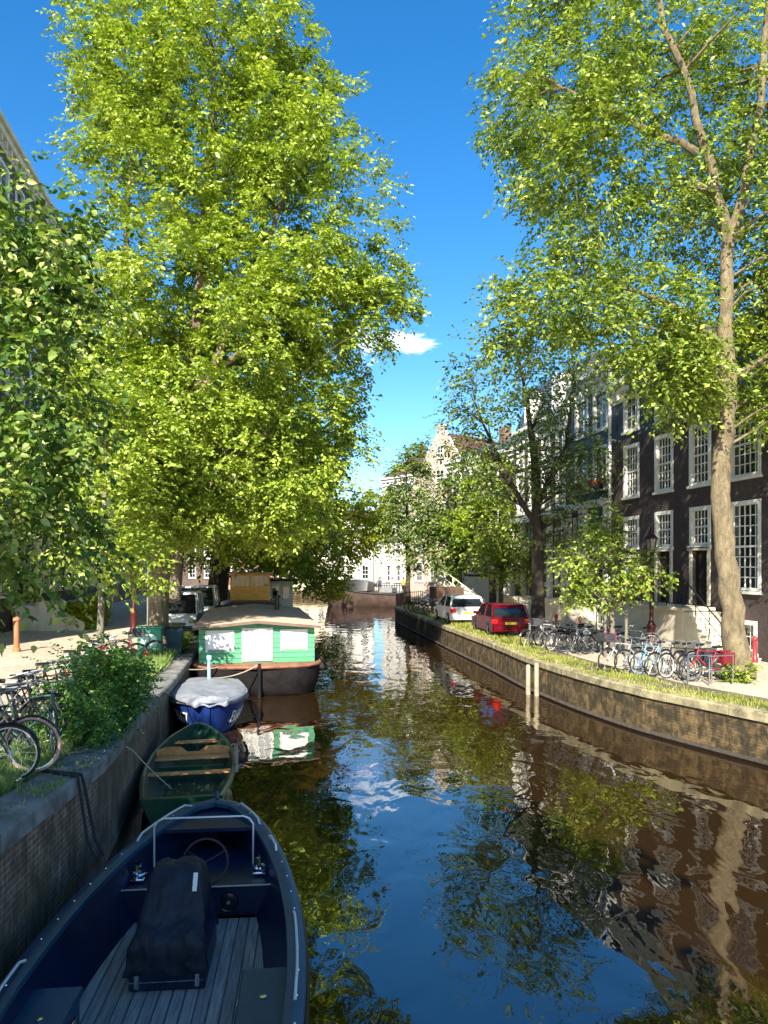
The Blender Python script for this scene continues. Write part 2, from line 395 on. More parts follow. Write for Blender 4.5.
# ------------------------------------------------------------------ quay walls
def quay(P_, zf, side, mat, cmat, name, label):
    inn = offs(P_, .6*side); mb = MB(); rings = []
    for a, b in zip(P_, inn):
        z = zf(a[1]); rings.append([(a[0],a[1],-.6),(a[0],a[1],z-.16),(b[0],b[1],z-.16),(b[0],b[1],-.6)])
    mb.loft(rings, caps=True)
    o = mb.build(name, mat); tag(o, label, 'quay wall')
    out2 = offs(P_, -.05*side); in2 = offs(P_, .5*side); cb_ = MB()
    for i in range(len(P_)-1):
        t0, t1 = .012, .988; ring = []
        jz = random.uniform(-.008, .008)
        for t in (t0, t1):
            def L(q): return (q[i][0]+(q[i+1][0]-q[i][0])*t, q[i][1]+(q[i+1][1]-q[i][1])*t)
            a, b = L(out2), L(in2); z = zf(P_[i][1]+(P_[i+1][1]-P_[i][1])*t)+jz+.02
            c = ((a[0]*.94+b[0]*.06), (a[1]*.94+b[1]*.06))
            ring.append([(a[0],a[1],z-.20),(a[0],a[1],z-.03),(c[0],c[1],z),(b[0],b[1],z),(b[0],b[1],z-.20)])
        cb_.loft(ring, caps=True)
    cb_.build('coping', cmat, o)
    return o
quay(LQs, lz, 1, quay_left_m, coping_m, 'quay_wall', 'shaded brick quay wall with grey coping behind the moored blue boats')
quay(RQs, rz_, -1, quay_right_m, coping_r, 'quay_wall', 'mossy sunlit brick quay wall below the parked cars and bicycles')
# ------------------------------------------------------------------ houses
_wc = {}
def add_window(root, u0, u1, z0, z1, cols, rows, pm=None, fm=None, y=.10, fw=.09, casing=.06, sill=True, sash=True):
    pm = pm or glass; fm = fm or white; wd, ht = u1-u0, z1-z0
    key = (round(wd,2), round(ht,2), cols, rows, pm.name, fm.name, y, fw, casing, sill)
    if key not in _wc:
        yy = y; f = MB(); g_ = MB()
        f.box(-casing, fw, -.03, y+.06, -casing if not sill else -.02, ht+casing); f.box(wd-fw, wd+casing, -.03, y+.06, -.02 if sill else -casing, ht+casing)
        f.box(fw, wd-fw, -.028, y+.06, ht-fw, ht+casing); f.box(fw, wd-fw, -.0, y+.06, -.0, fw)
        if sill: f.box(-casing-.05, wd+casing+.05, -.10, .04, -.12, -.021)
        iw, ih = wd-2*fw, ht-2*fw; mt = .032
        for i in range(1, cols): f.box(fw+iw*i/cols-mt/2, fw+iw*i/cols+mt/2, y, y+.045, fw, ht-fw)
        for j in range(1, rows):
            t = .07 if (sash and j == rows//2 and rows > 2) else mt
            f.box(fw, wd-fw, y-.003-(t>.05)*.02, y+.048, fw+ih*j/rows-t/2, fw+ih*j/rows+t/2)
        g_.add([(fw,y+.03,fw),(wd-fw,y+.03,fw),(wd-fw,y+.03,ht-fw),(fw,y+.03,ht-fw)], [(0,1,2,3)])
        _wc[key] = (f.mesh('window', fm), g_.mesh('pane', pm))
    a, b = _wc[key]
    o = link('window', a, root, (u0, 0, z0)); link('pane', b, o); return o
def add_door(root, u0, u1, z0, z1, dm, y=.16, casing=.16):
    wd, ht = u1-u0, z1-z0; d_ = MB()
    d_.box(0, wd, y, y+.06, 0, ht)
    for (a, b, c, e) in ((.12,.88,.08,.40),(.12,.88,.46,.92)):
        d_.box(wd*a, wd*b, y-.02, y-.001, ht*c, ht*e)
    o = link('door', d_.mesh('door', dm), root, (u0,0,z0))
    MB().tube([(wd*.85,y-.07,ht*.45),(wd*.85,y-.02,ht*.45)], .03, 8).build('handle', chrome, o)
    f = MB(); f.bbox(-casing, 0, -.06, y+.1, 0, ht, .015); f.bbox(wd, wd+casing, -.06, y+.1, 0, ht, .015); f.bbox(-casing-.05, wd+casing+.05, -.10, y+.1, ht, ht+.14, .015)
    f.build('door_frame', cream, o); return o
def house(label, loc, rz, W, H, D, wm, openings, group=None, roof='flat', roofm=None, cornice=True, rh=3, name='canal_house', upper=None, cat='house', side_m=None, cm=None):
    root = thing(name, label, cat, loc, rz, group)
    th = .4
    us = sorted({0., W}|{o[0] for o in openings}|{o[1] for o in openings})
    zs = sorted({0., H}|{o[2] for o in openings}|{o[3] for o in openings}|({upper[0]} if upper else set()))
    mb = MB(); ub = MB()
    for i in range(len(us)-1):
        uc = (us[i]+us[i+1])/2; run = None
        for j in range(len(zs)-1):
            zc = (zs[j]+zs[j+1])/2
            hole = any(o[0] < uc < o[1] and o[2] < zc < o[3] for o in openings)
            if not hole: (ub if upper and zc > upper[0] else mb).box(us[i], us[i+1], 0, th, zs[j], zs[j+1])
    mb.box(0, .3, th, D, 0, H); mb.box(W-.3, W, th, D, 0, H); mb.box(.3, W-.3, D-.3, D, 0, H); mb.box(.3, W-.3, th, D-.3, H-.2, H)
    mb.build('wall', wm, root)
    if ub.v: ub.build('upper_wall', upper[1], root)
    bk = MB(); bk.add([(.3,th+.02,.0),(W-.3,th+.02,0),(W-.3,th+.02,H-.3),(.3,th+.02,H-.3)], [(0,1,2,3)]); bk.build('dark_backing', black, root)  # flat black sheet standing in for the unlit rooms behind the openings
    for o in openings:
        if o[4] == 'win': add_window(root, *o[:4], o[5], o[6], *(o[7:] or ()))
        elif o[4] == 'door': add_door(root, *o[:4], o[5] if len(o) > 5 else black)
    rm = roofm or slate
    if cornice:
        c = MB(); c.bbox(-.02, W+.02, -.42, .1, H-.02, H+.22, .03); c.bbox(0, W, -.25, .05, H-.32, H-.021, .02); c.bbox(.0, W, -.06, .02, H-.75, H-.33, .01)
        k = int(W/.7)
        for i in range(k+1): c.box(.05+i*(W-.25)/k, .19+i*(W-.25)/k, -.2, -.061, H-.66, H-.321)
        c.build('cornice', cm or white, root)
    if roof == 'gable':
        r = MB(); r.prism([(-.1,H+.221),(D/2,H+rh),(D+.1,H+.221)], 0, W, ax='x'); ro = r.build('roof', rm, root)
        MB().bbox(W*.2, W*.2+.9, D/2-.3, D/2+.3, H+rh-1, H+rh+1.1, .04).build('chimney', brick_red, ro)
    elif roof == 'mansard':
        r = MB(); r.loft([[(0,-.02,H+.23),(W,-.02,H+.23),(W,D,H+.23),(0,D,H+.23)], [(0,1.3,H+rh),(W,1.3,H+rh),(W,D-1.3,H+rh),(0,D-1.3,H+rh)]]); ro = r.build('roof', rm, root)
        n = max(1, int(W/3))
        for i in range(n):
            u = W*(i+.5)/n
            dm = MB(); dm.box(u-.65, u+.65, .15, 1.6, H+.5, H+2.1); dm.prism([(u-.8,H+2.101),(u,H+2.6),(u+.8,H+2.101)], .05, 1.7)
            do = dm.build('dormer', white, ro); w_ = add_window(do, u-.5, u+.5, H+.7, H+1.95, 2, 2, None, None, .05, .06, .02, False); w_.location.y = .12
        MB().bbox(.2, 1.2, D*.4, D*.4+.8, H+rh-.5, H+rh+1.6, .04).build('chimney', brick_red, ro)
    elif roof == 'frontgable':
        g_ = MB(); hw = W/2
        poly = [(0,H+.001),(W,H+.001),(W*.5+.45,H+rh),(W*.5+.45,H+rh+.5),(W*.5-.45,H+rh+.5),(W*.5-.45,H+rh)]
        g_.prism(poly, 0, th); go = g_.build('gable', wm, root)
        for (zz, ww) in ((.7, 1.0), (rh*.55, .7)): add_window(go, hw-ww/2, hw+ww/2, H+zz, H+zz+1.2, 2, 3, None, None, -.06, .06, .05).location.y = -.05
        e = MB(); 
        for s_ in (-1, 1):
            e.tube([(hw+s_*(hw+.05), .15, H+.02), (hw+s_*.5, .15, H+rh)], .13, 4)
        e.bbox(hw-.6, hw+.6, -.08, th+.05, H+rh+.5, H+rh+.66, .03); e.build('gable_coping', cm or white, go)
        r = MB(); r.loft([[(0,th,H),(W,th,H),(W/2,th,H+rh)], [(0,D,H),(W,D,H),(W/2,D,H+rh)]]); r.build('roof', rm, root)
    elif roof == 'flat':
        MB().box(.2, W-.2, th, D-.2, H, H+.15).build('roof', rm, root)
    return root
RF = -R(79.8)
def fx(y): return 12.6-.18*(y-24.9)
def W_(u0, u1, z0, z1, c, r, *a): return (u0, u1, z0, z1, 'win', c, r, *a)
G = 1.1
# --- dark brick house with the double stoop (near right)
ops = []
for uc in (1.73, 4.42, 6.95, 9.55, 12.15, 14.75):
    hw = .8 if uc > 9 else .64
    ops.append(W_(uc-hw, uc+hw, 6.25, 8.5, 5, 6))
    ops.append(W_(uc-hw, uc+hw, 9.2, 10.95, 3 if uc < 9 else 4, 3))
    if uc in (4.42, 6.95):
        ops.append(W_(uc-.62, uc+.62, 3.95, 5.35, 5, 4)); ops.append((uc-.5, uc+.5, 1.68, 3.75, 'door', black))
    elif uc < 3: ops.append(W_(uc-.62, uc+.62, 4.0, 5.3, 5, 4)); ops.append(W_(uc-.62, uc+.62, 2.0, 3.6, 5, 5))
    else: ops.append(W_(uc-.8, uc+.8, 2.33, 5.35, 5, 8))
    if uc not in (4.42, 6.95): ops.append(W_(uc-.6, uc+.6, .25, 1.25, 3, 2))
A = house('dark brown brick house with two black doors above a stone stoop',
          (fx(35.5), 35.5, G), RF, 17.8, 11.35, 11, brick_dark, ops, roof='gable', roofm=tile, upper=(8.85, slateblue), rh=3.4)
p_ = MB(); p_.tube([(-.02,-.14,.2),(-.02,-.14,11.1)], .075, 8)
for z in (1.5,4,6.5,9): p_.box(-.12, .08, -.22, -.001, z, z+.06)
p_.build('drainpipe', white, A)
# lamp hooks, cellar door
cd = MB(); cd.box(10.9, 11.9, -.05, -.003, 0.02, 1.7); cd.build('cellar_door', black, A)
# stoop: platform along the facade, steps down at both ends
PZ = 1.66; st = MB(); st.bbox(3.3, 8.0, -1.35, -.11, 0, PZ-.12, .02); o_ = st.build('stoop', cream, A)
sl = MB(); sl.bbox(3.2, 8.1, -1.45, -.11, PZ-.119, PZ, .02)
n = 9
for k in range(n):
    z1 = PZ-.005-(k+1)*PZ/(n+.5); u = 8.1+k*.27
    sl.box(u, u+.27, -1.35, -.11, max(0, z1-.17), z1); sl.box(u, u+.30, -1.40, -.10, z1, z1+.035)
for k in range(n):
    z1 = PZ-.005-(k+1)*PZ/(n+.5); u = 3.2-k*.25
    sl.box(u-.25, u, -1.35, -.11, 0, z1); sl.box(u-.28, u, -1.40, -.10, z1, z1+.035)
sl.build('steps', cream, o_)
fl = MB(); fl.prism([(8.001,0),(8.001,PZ-.13),(10.3,.0)], -1.34, -.12); fl.build('stair_flank', cream, o_)
rl = MB(); H_ = 1.0
top = [(3.3,-1.36,PZ+H_),(7.9,-1.36,PZ+H_),(8.2,-1.36,PZ+H_-.05),(10.4,-1.36,.25+H_-.1)]
rl.tube(top, .025, 6); rl.tube([(p[0],p[1],p[2]-.45) for p in top], .015, 6)
rl.tube([(3.3,-1.36,PZ+H_),(1.1,-1.36,H_+.1)], .025, 6)
for u in [3.3, 3.9, 4.5, 5.1, 5.7, 6.3, 6.9, 7.5, 8.0]: rl.tube([(u,-1.36,PZ),(u,-1.36,PZ+H_)], .018, 6)
for k in (2, 5, 8): rl.tube([(8.1+k*.27+.13,-1.36,PZ-(k+1)*PZ/9.5),(8.1+k*.27+.13,-1.36,PZ+H_-.05-(k*.27+.13)*.62)], .018, 6)
rl.tube([(10.4,-1.36,0),(10.4,-1.36,1.2)], .03, 8); rl.tube([(1.1,-1.36,0),(1.1,-1.36,H_+.1)], .025, 8)
rl.build('railing', black, o_)
# --- blue-black house B
ops = []
for uc in (1.4, 3.5): ops += [W_(uc-.72, uc+.72, 9.75, 11.6, 2, 2), W_(uc-.72, uc+.72, 6.9, 8.9, 2, 2), W_(uc-.6, uc+.6, .3, 1.2, 2, 1)]
ops += [(1.0-.5, 1.0+.5, 1.5, 4.4, 'door', black), W_(2.4, 4.2, 2.3, 5.2, 3, 4), W_(.5,1.5,4.65,5.6,2,1)]
B = house('narrow blue-black canal house with red flower boxes at its second-floor windows', (fx(40.2), 40.2, G), RF, 4.75, 12.4, 10, slateblue, ops, roof='gable', rh=2.6, cm=white)
for uc in (1.4, 3.5):
    f = MB(); f.bbox(uc-.6, uc+.6, -.36, -.12, 6.85, 7.05, .02); fb = f.build('flower_box', black, B)
    fl = MB(); rr = random.Random(3)
    for k in range(60):
        x, y, z = uc+rr.uniform(-.6,.6), -.24+rr.uniform(-.14,.14), 7.1+rr.uniform(-.05,.22); s_ = .05
        fl.add([(x-s_,y,z),(x,y-s_,z+.01),(x+s_,y,z+.02),(x,y+s_,z)], [(0,1,2,3)]); fl.add([(x,y,z-s_),(x,y-s_,z),(x,y,z+s_)], [(0,1,2)])
    fl.build('red_flowers', M('geranium_petals', (.5,.03,.03), .6), fb)
cl = MB()
for u in (.25, 1.75, 2.2, 4.45): cl.bbox(u-.13, u+.13, -.3, -.045, 1.3, 6.0, .03)
cl.bbox(.1, 4.6, -.35, -.04, 6.001, 6.35, .03); cl.build('pilasters', white, B)
sb = MB(); sb.bbox(.1, 2.0, -1.5, -.05, 0, 1.5, .02)
for k in range(7): sb.box(2.0+k*.27, 2.27+k*.27, -1.4, -.06, 0, 1.5-(k+1)*.2)
sb.build('stoop', cream, B)
# --- grey house C with slate mansard
ops = []
for uc in (1.2, 3.2, 5.3, 7.4): ops += [W_(uc-.6, uc+.6, 6.4, 8.9, 2, 4), W_(uc-.6, uc+.6, 9.3, 10.7, 2, 2)]
ops += [W_(.6, 1.8, 2.1, 5.2, 2, 4), (2.7, 3.7, 1.4, 4.3, 'door', slateblue), W_(2.7,3.7,4.5,5.5,2,1), W_(4.6, 6.0, 2.1, 5.2, 2, 4), W_(6.7, 8.1, 2.1, 5.2, 2, 4), W_(.7, 1.7, .2, 1.1, 2, 1), W_(5, 6, .2, 1.1, 2, 1)]
Cc = house('grey brick canal house with a blue slate mansard roof and white columned ground floor', (fx(48.7), 48.7, G), RF, 8.6, 11.3, 10, brick_grey, ops, roof='mansard', rh=3.2)
cl = MB()
for u in (.25, 2.25, 4.15, 6.35, 8.35): cl.bbox(u-.15, u+.15, -.35, -.045, 1.2, 5.75, .03)
cl.bbox(.05, 8.55, -.45, -.05, 5.751, 6.1, .03); cl.bbox(.05, 8.55, -.3, -.04, .9, 1.2, .02); cl.build('pilasters', white, Cc)
sb = MB(); sb.bbox(2.2, 4.1, -1.5, -.05, 0, 1.35, .02)
for k in range(6): sb.box(4.1+k*.27, 4.37+k*.27, -1.4, -.06, 0, 1.35-(k+1)*.2)
sb.build('stoop', cream, Cc)
# --- the houses past the bend, turned to face along the canal
def facing(x0, y0, x1, y1): return (x0, y0, G), math.atan2(y1-y0, x1-x0), math.hypot(x1-x0, y1-y0)
l, a, w_ = facing(5.2, 62.5, 10.2, 53.5)
ops = [W_(.7,2.2,5.4,7.6,1,1), W_(3.2,4.4,5.6,7.4,3,3), W_(5.6,6.8,5.6,7.4,3,3), W_(8,9.4,5.6,7.4,3,3), (.8,2.2,.9,4.0,'door',black), W_(3.2,4.6,2.6,4.9,3,4), W_(5.6,7.0,2.6,4.9,3,4), W_(8,9.4,2.6,4.9,3,4),
       W_(3.3,3.9,.9,1.7,1,1),W_(4.1,4.7,.9,1.7,1,1), W_(.8,2,8.8,10.6,2,3), W_(3.2,4.4,8.8,10.6,2,3), W_(5.6,6.8,8.8,10.6,2,3)]
Dh = house('grey and white house with a framed dark upper window beside the railed ramp', l, a, w_, 11.4, 8, brick_grey, ops, roof='gable', roofm=slate, rh=2)
wb = MB(); wb.box(2.5, w_-.1, -.05, -.003, .05, 2.3); wb.box(2.5, w_-.1, -.045, -.003, 5.0, 5.35); wb.build('white_base', white, Dh)
l, a, w_ = facing(2.6, 76.5, 8.4, 70.5)
ops = []
for uc in (1.3, 3.2, 5.1, 7.0):
    for z in (1.6, 4.6, 7.6): ops.append(W_(uc-.5, uc+.5, z, z+1.9, 3, 4))
Eh = house('pale pink brick house with a tall pointed gable at the canal bend', l, a, w_, 10.5, 9, brick_pink, ops, roof='frontgable', roofm=tile, rh=5.6, cornice=False)
l, a, w_ = facing(-.2, 90, 4.6, 84)
ops = []
for uc in (1.2, 3.0, 4.9, 6.5):
    for z in (1.3, 4.4, 7.5, 10.6): ops.append(W_(uc-.45, uc+.45, z, z+1.9, 2, 3))
Fh = house('white plastered house with brown tiled roof, farthest along the right quay', l, a, w_, 13.2, 9, plaster, ops, roof='gable', roofm=tile, rh=3.2)
sg = MB(); sg.lathe([(.001,-.05),(.75,-.05),(.75,.05),(.001,.05)], (0,0,0), 20); so_ = sg.build('round_sign', M('cyan_sign', (.05,.42,.62), .4), Fh); so_.rotation_euler = (R(90),0,0); so_.location = (5.6, -.35, 3.4)
# across the end of the reach
k = 0
for (x0, x1, y, H, wm, lab, rf) in ((-14.5,-8.2,112,8.6,yplaster,'pale yellow house closing the view at the end of the canal','gable'),
                               (-8.2,-1.6,109,9.2,plaster,'white house at the far end of the canal beside the pale yellow one','gable'),
                               (-24,-14.5,116,11,brick_red,'red brick house at the far end left of the pale yellow one','gable'),
                               (-36,-24,119,12,brick_brown,'brown brick house half hidden at the far left end of the canal','gable')):
    ops = []; W = x1-x0; nn = int(W/2.1)
    for i in range(nn):
        uc = W*(i+.5)/nn
        for z in (1.2, 4.2): ops.append(W_(uc-.5, uc+.5, z, z+1.9, 2, 3))
        if H > 9: ops.append(W_(uc-.5, uc+.5, 7.0, 8.5, 2, 2))
    house(lab, (x0, y, G), 0, W, H, 9, wm, ops, roof=rf, roofm=tile, rh=2.2)
# --- left side
LF = R(99.7)
def lfx(y): return -11.4-.17*y
def lhouse(lab, y0, y1, H, wm, floors, nb, roof='gable', rh=3, first=1.6, ww=.62, pm=None, rm=None, colz=4, door=None, cm=None):
    W = (y1-y0)/.986; ops = []
    for i in range(nb):
        uc = W*(i+.5)/nb
        for j, (z, h_) in enumerate(floors):
            if door is not None and j == 0 and i in door: ops.append((uc-.55, uc+.55, 1.2, 3.9, 'door', black)); continue
            ops.append(W_(uc-ww, uc+ww, z, z+h_, 2, colz))
    return house(lab, (lfx(y0), y0, lz(y0)), LF, W, H, 12, wm, ops, roof=roof, rh=rh, roofm=rm, cm=cm)
L0 = lhouse('tall brown brick building with a heavy pale cornice on the left street', 24, 54.5, 22.6, brick_brown, [(1.7,3.2),(6.2,3.4),(11,3.2),(15.6,2.8),(19.4,1.9)], 13, 'gable', 2.2, ww=.68, door=(5,), cm=cream)
# stone stairs to its door, blinds band, fence posts
s_ = MB(); uc = (30.5/.986)*(5.5)/13
s_.bbox(uc-1.5, uc+1.5, -1.3, -.11, 0, 1.18, .02)
for k in range(6): s_.box(uc-1.3, uc+1.3, -1.3-(k+1)*.3, -1.3-k*.3, 0, 1.18-(k+1)*.17)
for sx in (-1, 1): s_.prism([(-1.3,0),(-3.3,0),(-3.3,.35),(-1.3,1.5)], uc+sx*1.5-.12, uc+sx*1.5+.12, ax='x')
s_.build('stairs', cream, L0)
pr = MB(); pr.bbox(uc-1.6, uc+1.6, -1.5, -.12, 4.3, 4.6, .03)
for sx in (-1, 1): pr.lathe([(.17,0),(.17,.15),(.13,.2),(.12,2.85),(.17,2.95),(.17,3.12)], (uc+sx*1.4,-1.25,1.18), 10)
pr.build('porch', cream, L0)
fr = MB(); fr.bbox(0, 30.9, -.22, -.035, 5.2, 5.55, .03); fr.build('stringcourse', cream, L0)
lhouse('red-brown brick house with white windows behind the left lamp post', 54.5, 64, 14, brick_red, [(1.7,2.4),(5.2,2.2),(8.4,2.0),(11.2,1.6)], 4, 'gable', 3, door=(1,))
lhouse('dark narrow brick house beyond the white van', 64, 71, 15.2, brick_dark, [(1.7,2.4),(5.2,2.2),(8.4,2.0),(11.6,1.8)], 3, 'gable', 3, door=(2,))
lhouse('grey brick house behind the row of left elms', 71, 82, 13.5, brick_grey, [(1.7,2.4),(5.2,2.2),(8.4,2.0)], 5, 'gable', 3, door=(0,))
lhouse('brown house behind the farthest left elm', 82, 92, 14.5, brick_brown, [(1.7,2.4),(5.2,2.2),(8.4,2.0),(11.2,1.6)], 4, 'gable', 3, door=(3,))
# low fence posts in front of the tall building
rr = random.Random(5)
for k in range(9):
    y = 41+k*1.6; x = lfx(y)+1.2
    b_ = MB(); b_.bbox(-.14,.14,-.14,.14,0,1.0,.02); b_.bbox(-.18,.18,-.18,.18,1.001,1.12,.03)
    if k == 0: pm_ = b_.mesh('stone_post', cream)
    o = link('stone_post', pm_, None, (x, y, lz(y))); tag(o, 'pale stone post in the row before the tall left building', 'post', 'stone posts along the left facade')
# ------------------------------------------------------------------ foliage
def norm(a): return a/np.maximum(1e-9, np.linalg.norm(a, axis=-1, keepdims=True))
def leaf_mesh(name, P, Dr, Nn, L, Wd, mat, fold=.18, rich=False):
    Dr = norm(Dr); S = norm(np.cross(Dr, Nn)); Nn = norm(np.cross(S, Dr)); N = len(P)
    L = L[:, None]; Wd = Wd[:, None]
    if rich:   # pointed oval leaf, six outline points with a folded midrib and a drooping tip
        pts = [P, P+Dr*L*.28+S*Wd*.42+Nn*Wd*fold, P+Dr*L*.62+S*Wd*.40+Nn*Wd*fold*.6-Nn*L*.04, P+Dr*L-Nn*L*.14, P+Dr*L*.62-S*Wd*.40+Nn*Wd*fold*.6-Nn*L*.04, P+Dr*L*.28-S*Wd*.42+Nn*Wd*fold]
        k = 6; quads = np.array([[0,1,2,3],[0,3,4,5]])
    else:
        pts = [P, P+Dr*L*.45+S*Wd*.5+Nn*Wd*fold, P+Dr*L, P+Dr*L*.45-S*Wd*.5+Nn*Wd*fold]
        k = 4; quads = np.array([[0,1,2],[0,2,3]])
    V = np.stack(pts, 1).reshape(-1, 3)
    F = (quads[None]+(np.arange(N)*k)[:, None, None]).reshape(-1, quads.shape[1])
    me = bpy.data.meshes.new(name); me.vertices.add(len(V)); me.vertices.foreach_set('co', V.astype(np.float32).ravel())
    me.loops.add(F.size); me.loops.foreach_set('vertex_index', F.astype(np.int32).ravel())
    me.polygons.add(len(F)); me.polygons.foreach_set('loop_start', (np.arange(len(F))*F.shape[1]).astype(np.int32))
    me.materials.append(mat); me.update(calc_edges=True); me.validate()
    return me
def crown_points(rng, lobes, cr=.8, twigs=8, lpt=7, tw=(.5,1.0), droop=.25):
    """clusters of twigs inside each lobe; leaves alternate along the twigs"""
    C, O = [], []
    for (cx, cy, cz, rx, ry, rz, n) in lobes:
        dirs = norm(rng.normal(size=(n, 3))); rad = .30+.70*rng.random(n)**.55
        c = dirs*rad[:, None]*np.array([rx, ry, rz])*(.88+.24*rng.random((n,1))); C.append(c+np.array([cx, cy, cz])); O.append(dirs)
    C = np.concatenate(C); O = np.concatenate(O); n = len(C)
    size = rng.uniform(.65, 1.25, (n,1,1))
    td = norm(O[:, None]*.55+rng.normal(size=(n, twigs, 3))*np.array([.8,.8,.42]))
    td[..., 2] -= droop*.4
    start = C[:, None]+rng.normal(size=(n, twigs, 3))*cr*.28*size
    ln = rng.uniform(tw[0], tw[1], (n, twigs, 1))*size*cr
    t = (np.arange(lpt)+.6)/lpt
    P = start[:, :, None]+td[:, :, None]*ln[:, :, None]*t[None, None, :, None]
    P[..., 2] -= (droop*ln*t[None, None, :]**2)
    side = norm(np.cross(td, np.array([0,0,1.]))+1e-6)
    sgn = np.where(np.arange(lpt) % 2 == 0, 1., -1.)
    Dr = td[:, :, None]*.6+side[:, :, None]*sgn[None, None, :, None]*.8+rng.normal(size=P.shape)*.25
    Dr[..., 2] -= .35
    Nn = np.array([0,-.12,1.])+rng.normal(size=P.shape)*.55
    return C, P.reshape(-1,3), Dr.reshape(-1,3), Nn.reshape(-1,3)
def tree(name, label, base, trunk, lobes, lmat, bmat, seed, leaf=.15, wr=.55, cr=.8, twigs=8, lpt=7, droop=.25, group=None, limbs=(), rich=False, nb=40, cat='tree', tw=(.5,1.0), extra_twigs=0):
    rng = np.random.default_rng(seed); rr = random.Random(seed)
    root = thing(name, label, cat, base, 0, group)
    b = np.array(base); lobes = [(l[0]-b[0], l[1]-b[1], l[2]-b[2], *l[3:]) for l in lobes]
    C, P, Dr, Nn = crown_points(rng, lobes, cr, twigs, lpt, tw, droop)
    keep = P[:, 2] > .2
    P, Dr, Nn = P[keep], Dr[keep], Nn[keep]
    L = leaf*rng.uniform(.65, 1.3, len(P))
    link('crown', leaf_mesh('crown', P, Dr, Nn, L, L*wr*rng.uniform(.8,1.2,len(P)), lmat, rich=rich), root)
    tb = MB(); tp = [Vector((x-base[0], y-base[1], z-base[2])) for (x,y,z,r) in trunk]; tr = [t[3] for t in trunk]
    def refine(pts, rad, wob):
        op, orr = [], []
        for i in range(len(pts)-1):
            for k in range(3):
                t = k/3; q = pts[i].lerp(pts[i+1], t); w2 = wob*min(rad[i], .25)
                op.append(q+Vector((rr.uniform(-1,1), rr.uniform(-1,1), 0))*w2); orr.append((rad[i]+(rad[i+1]-rad[i])*t)*rr.uniform(.94,1.07))
        op.append(pts[-1]); orr.append(rad[-1]); return op, orr
    a, r_ = refine(tp, tr, .25); a[0] = tp[0]-Vector((0,0,.2)); tb.tube(a, r_, 14)
    allp = [(p, r) for p, r in zip(a, r_)]
    for lb in limbs:
        lp = [Vector((x-base[0], y-base[1], z-base[2])) for (x,y,z,r) in lb]; a, r_ = refine(lp, [q[3] for q in lb], .5); tb.tube(a, r_, 9); allp += list(zip(a, r_))
    idx = list(range(len(C))); rr.shuffle(idx)
    cand = [(p, r) for p, r in allp if p.z > .28*max(q[0].z for q in allp)] or allp
    for i in idx[:nb]:
        c = Vector(C[i]); src = min(cand, key=lambda q: (q[0]-c).length+max(0, q[0].z-c.z+.6)*1.5)
        p, r = src; L_ = (c-p).length
        if L_ < .3: continue
        m1 = p.lerp(c, .35)+Vector((rr.uniform(-.1,.1), rr.uniform(-.1,.1), .12))*L_; m2 = p.lerp(c, .7)+Vector((rr.uniform(-.1,.1), rr.uniform(-.1,.1), .10))*L_
        r0 = min(r*.5, .025+.012*L_); tb.tube([p, m1, m2, c], [r0, r0*.75, r0*.45, r0*.2], 5)
    tb.build('trunk', bmat, root, True)
    return root
# big sunlit elm, left quay
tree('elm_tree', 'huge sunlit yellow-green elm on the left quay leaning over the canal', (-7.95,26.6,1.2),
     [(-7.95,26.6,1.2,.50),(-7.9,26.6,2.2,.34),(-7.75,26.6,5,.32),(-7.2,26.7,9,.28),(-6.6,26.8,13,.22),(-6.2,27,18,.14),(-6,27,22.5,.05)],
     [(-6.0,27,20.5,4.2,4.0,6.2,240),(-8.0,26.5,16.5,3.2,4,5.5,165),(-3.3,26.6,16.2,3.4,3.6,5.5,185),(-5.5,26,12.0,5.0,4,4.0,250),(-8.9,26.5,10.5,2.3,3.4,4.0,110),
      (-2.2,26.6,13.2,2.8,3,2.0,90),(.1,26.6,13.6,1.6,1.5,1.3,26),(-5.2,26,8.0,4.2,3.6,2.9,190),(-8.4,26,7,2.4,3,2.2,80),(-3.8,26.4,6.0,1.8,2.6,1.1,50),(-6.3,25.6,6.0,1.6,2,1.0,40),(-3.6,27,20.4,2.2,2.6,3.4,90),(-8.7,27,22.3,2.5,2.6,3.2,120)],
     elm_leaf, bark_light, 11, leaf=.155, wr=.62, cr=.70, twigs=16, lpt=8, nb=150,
     limbs=[[(-7.4,26.6,7,.2),(-6,26.4,11,.16),(-4,26.4,15.5,.10),(-2.9,26.4,19,.04)],[(-7.5,26.6,6.5,.2),(-8.6,26.5,11,.15),(-9,26.5,16,.08),(-8.8,26.6,20,.03)],[(-6.8,26.7,10.5,.16),(-4,26.6,12.4,.11),(-1.4,26.6,13.4,.06),(.6,26.6,13.9,.02)],[(-7.6,26.6,5.2,.15),(-6,25.8,7.5,.10),(-4,25.6,8.6,.05)]])
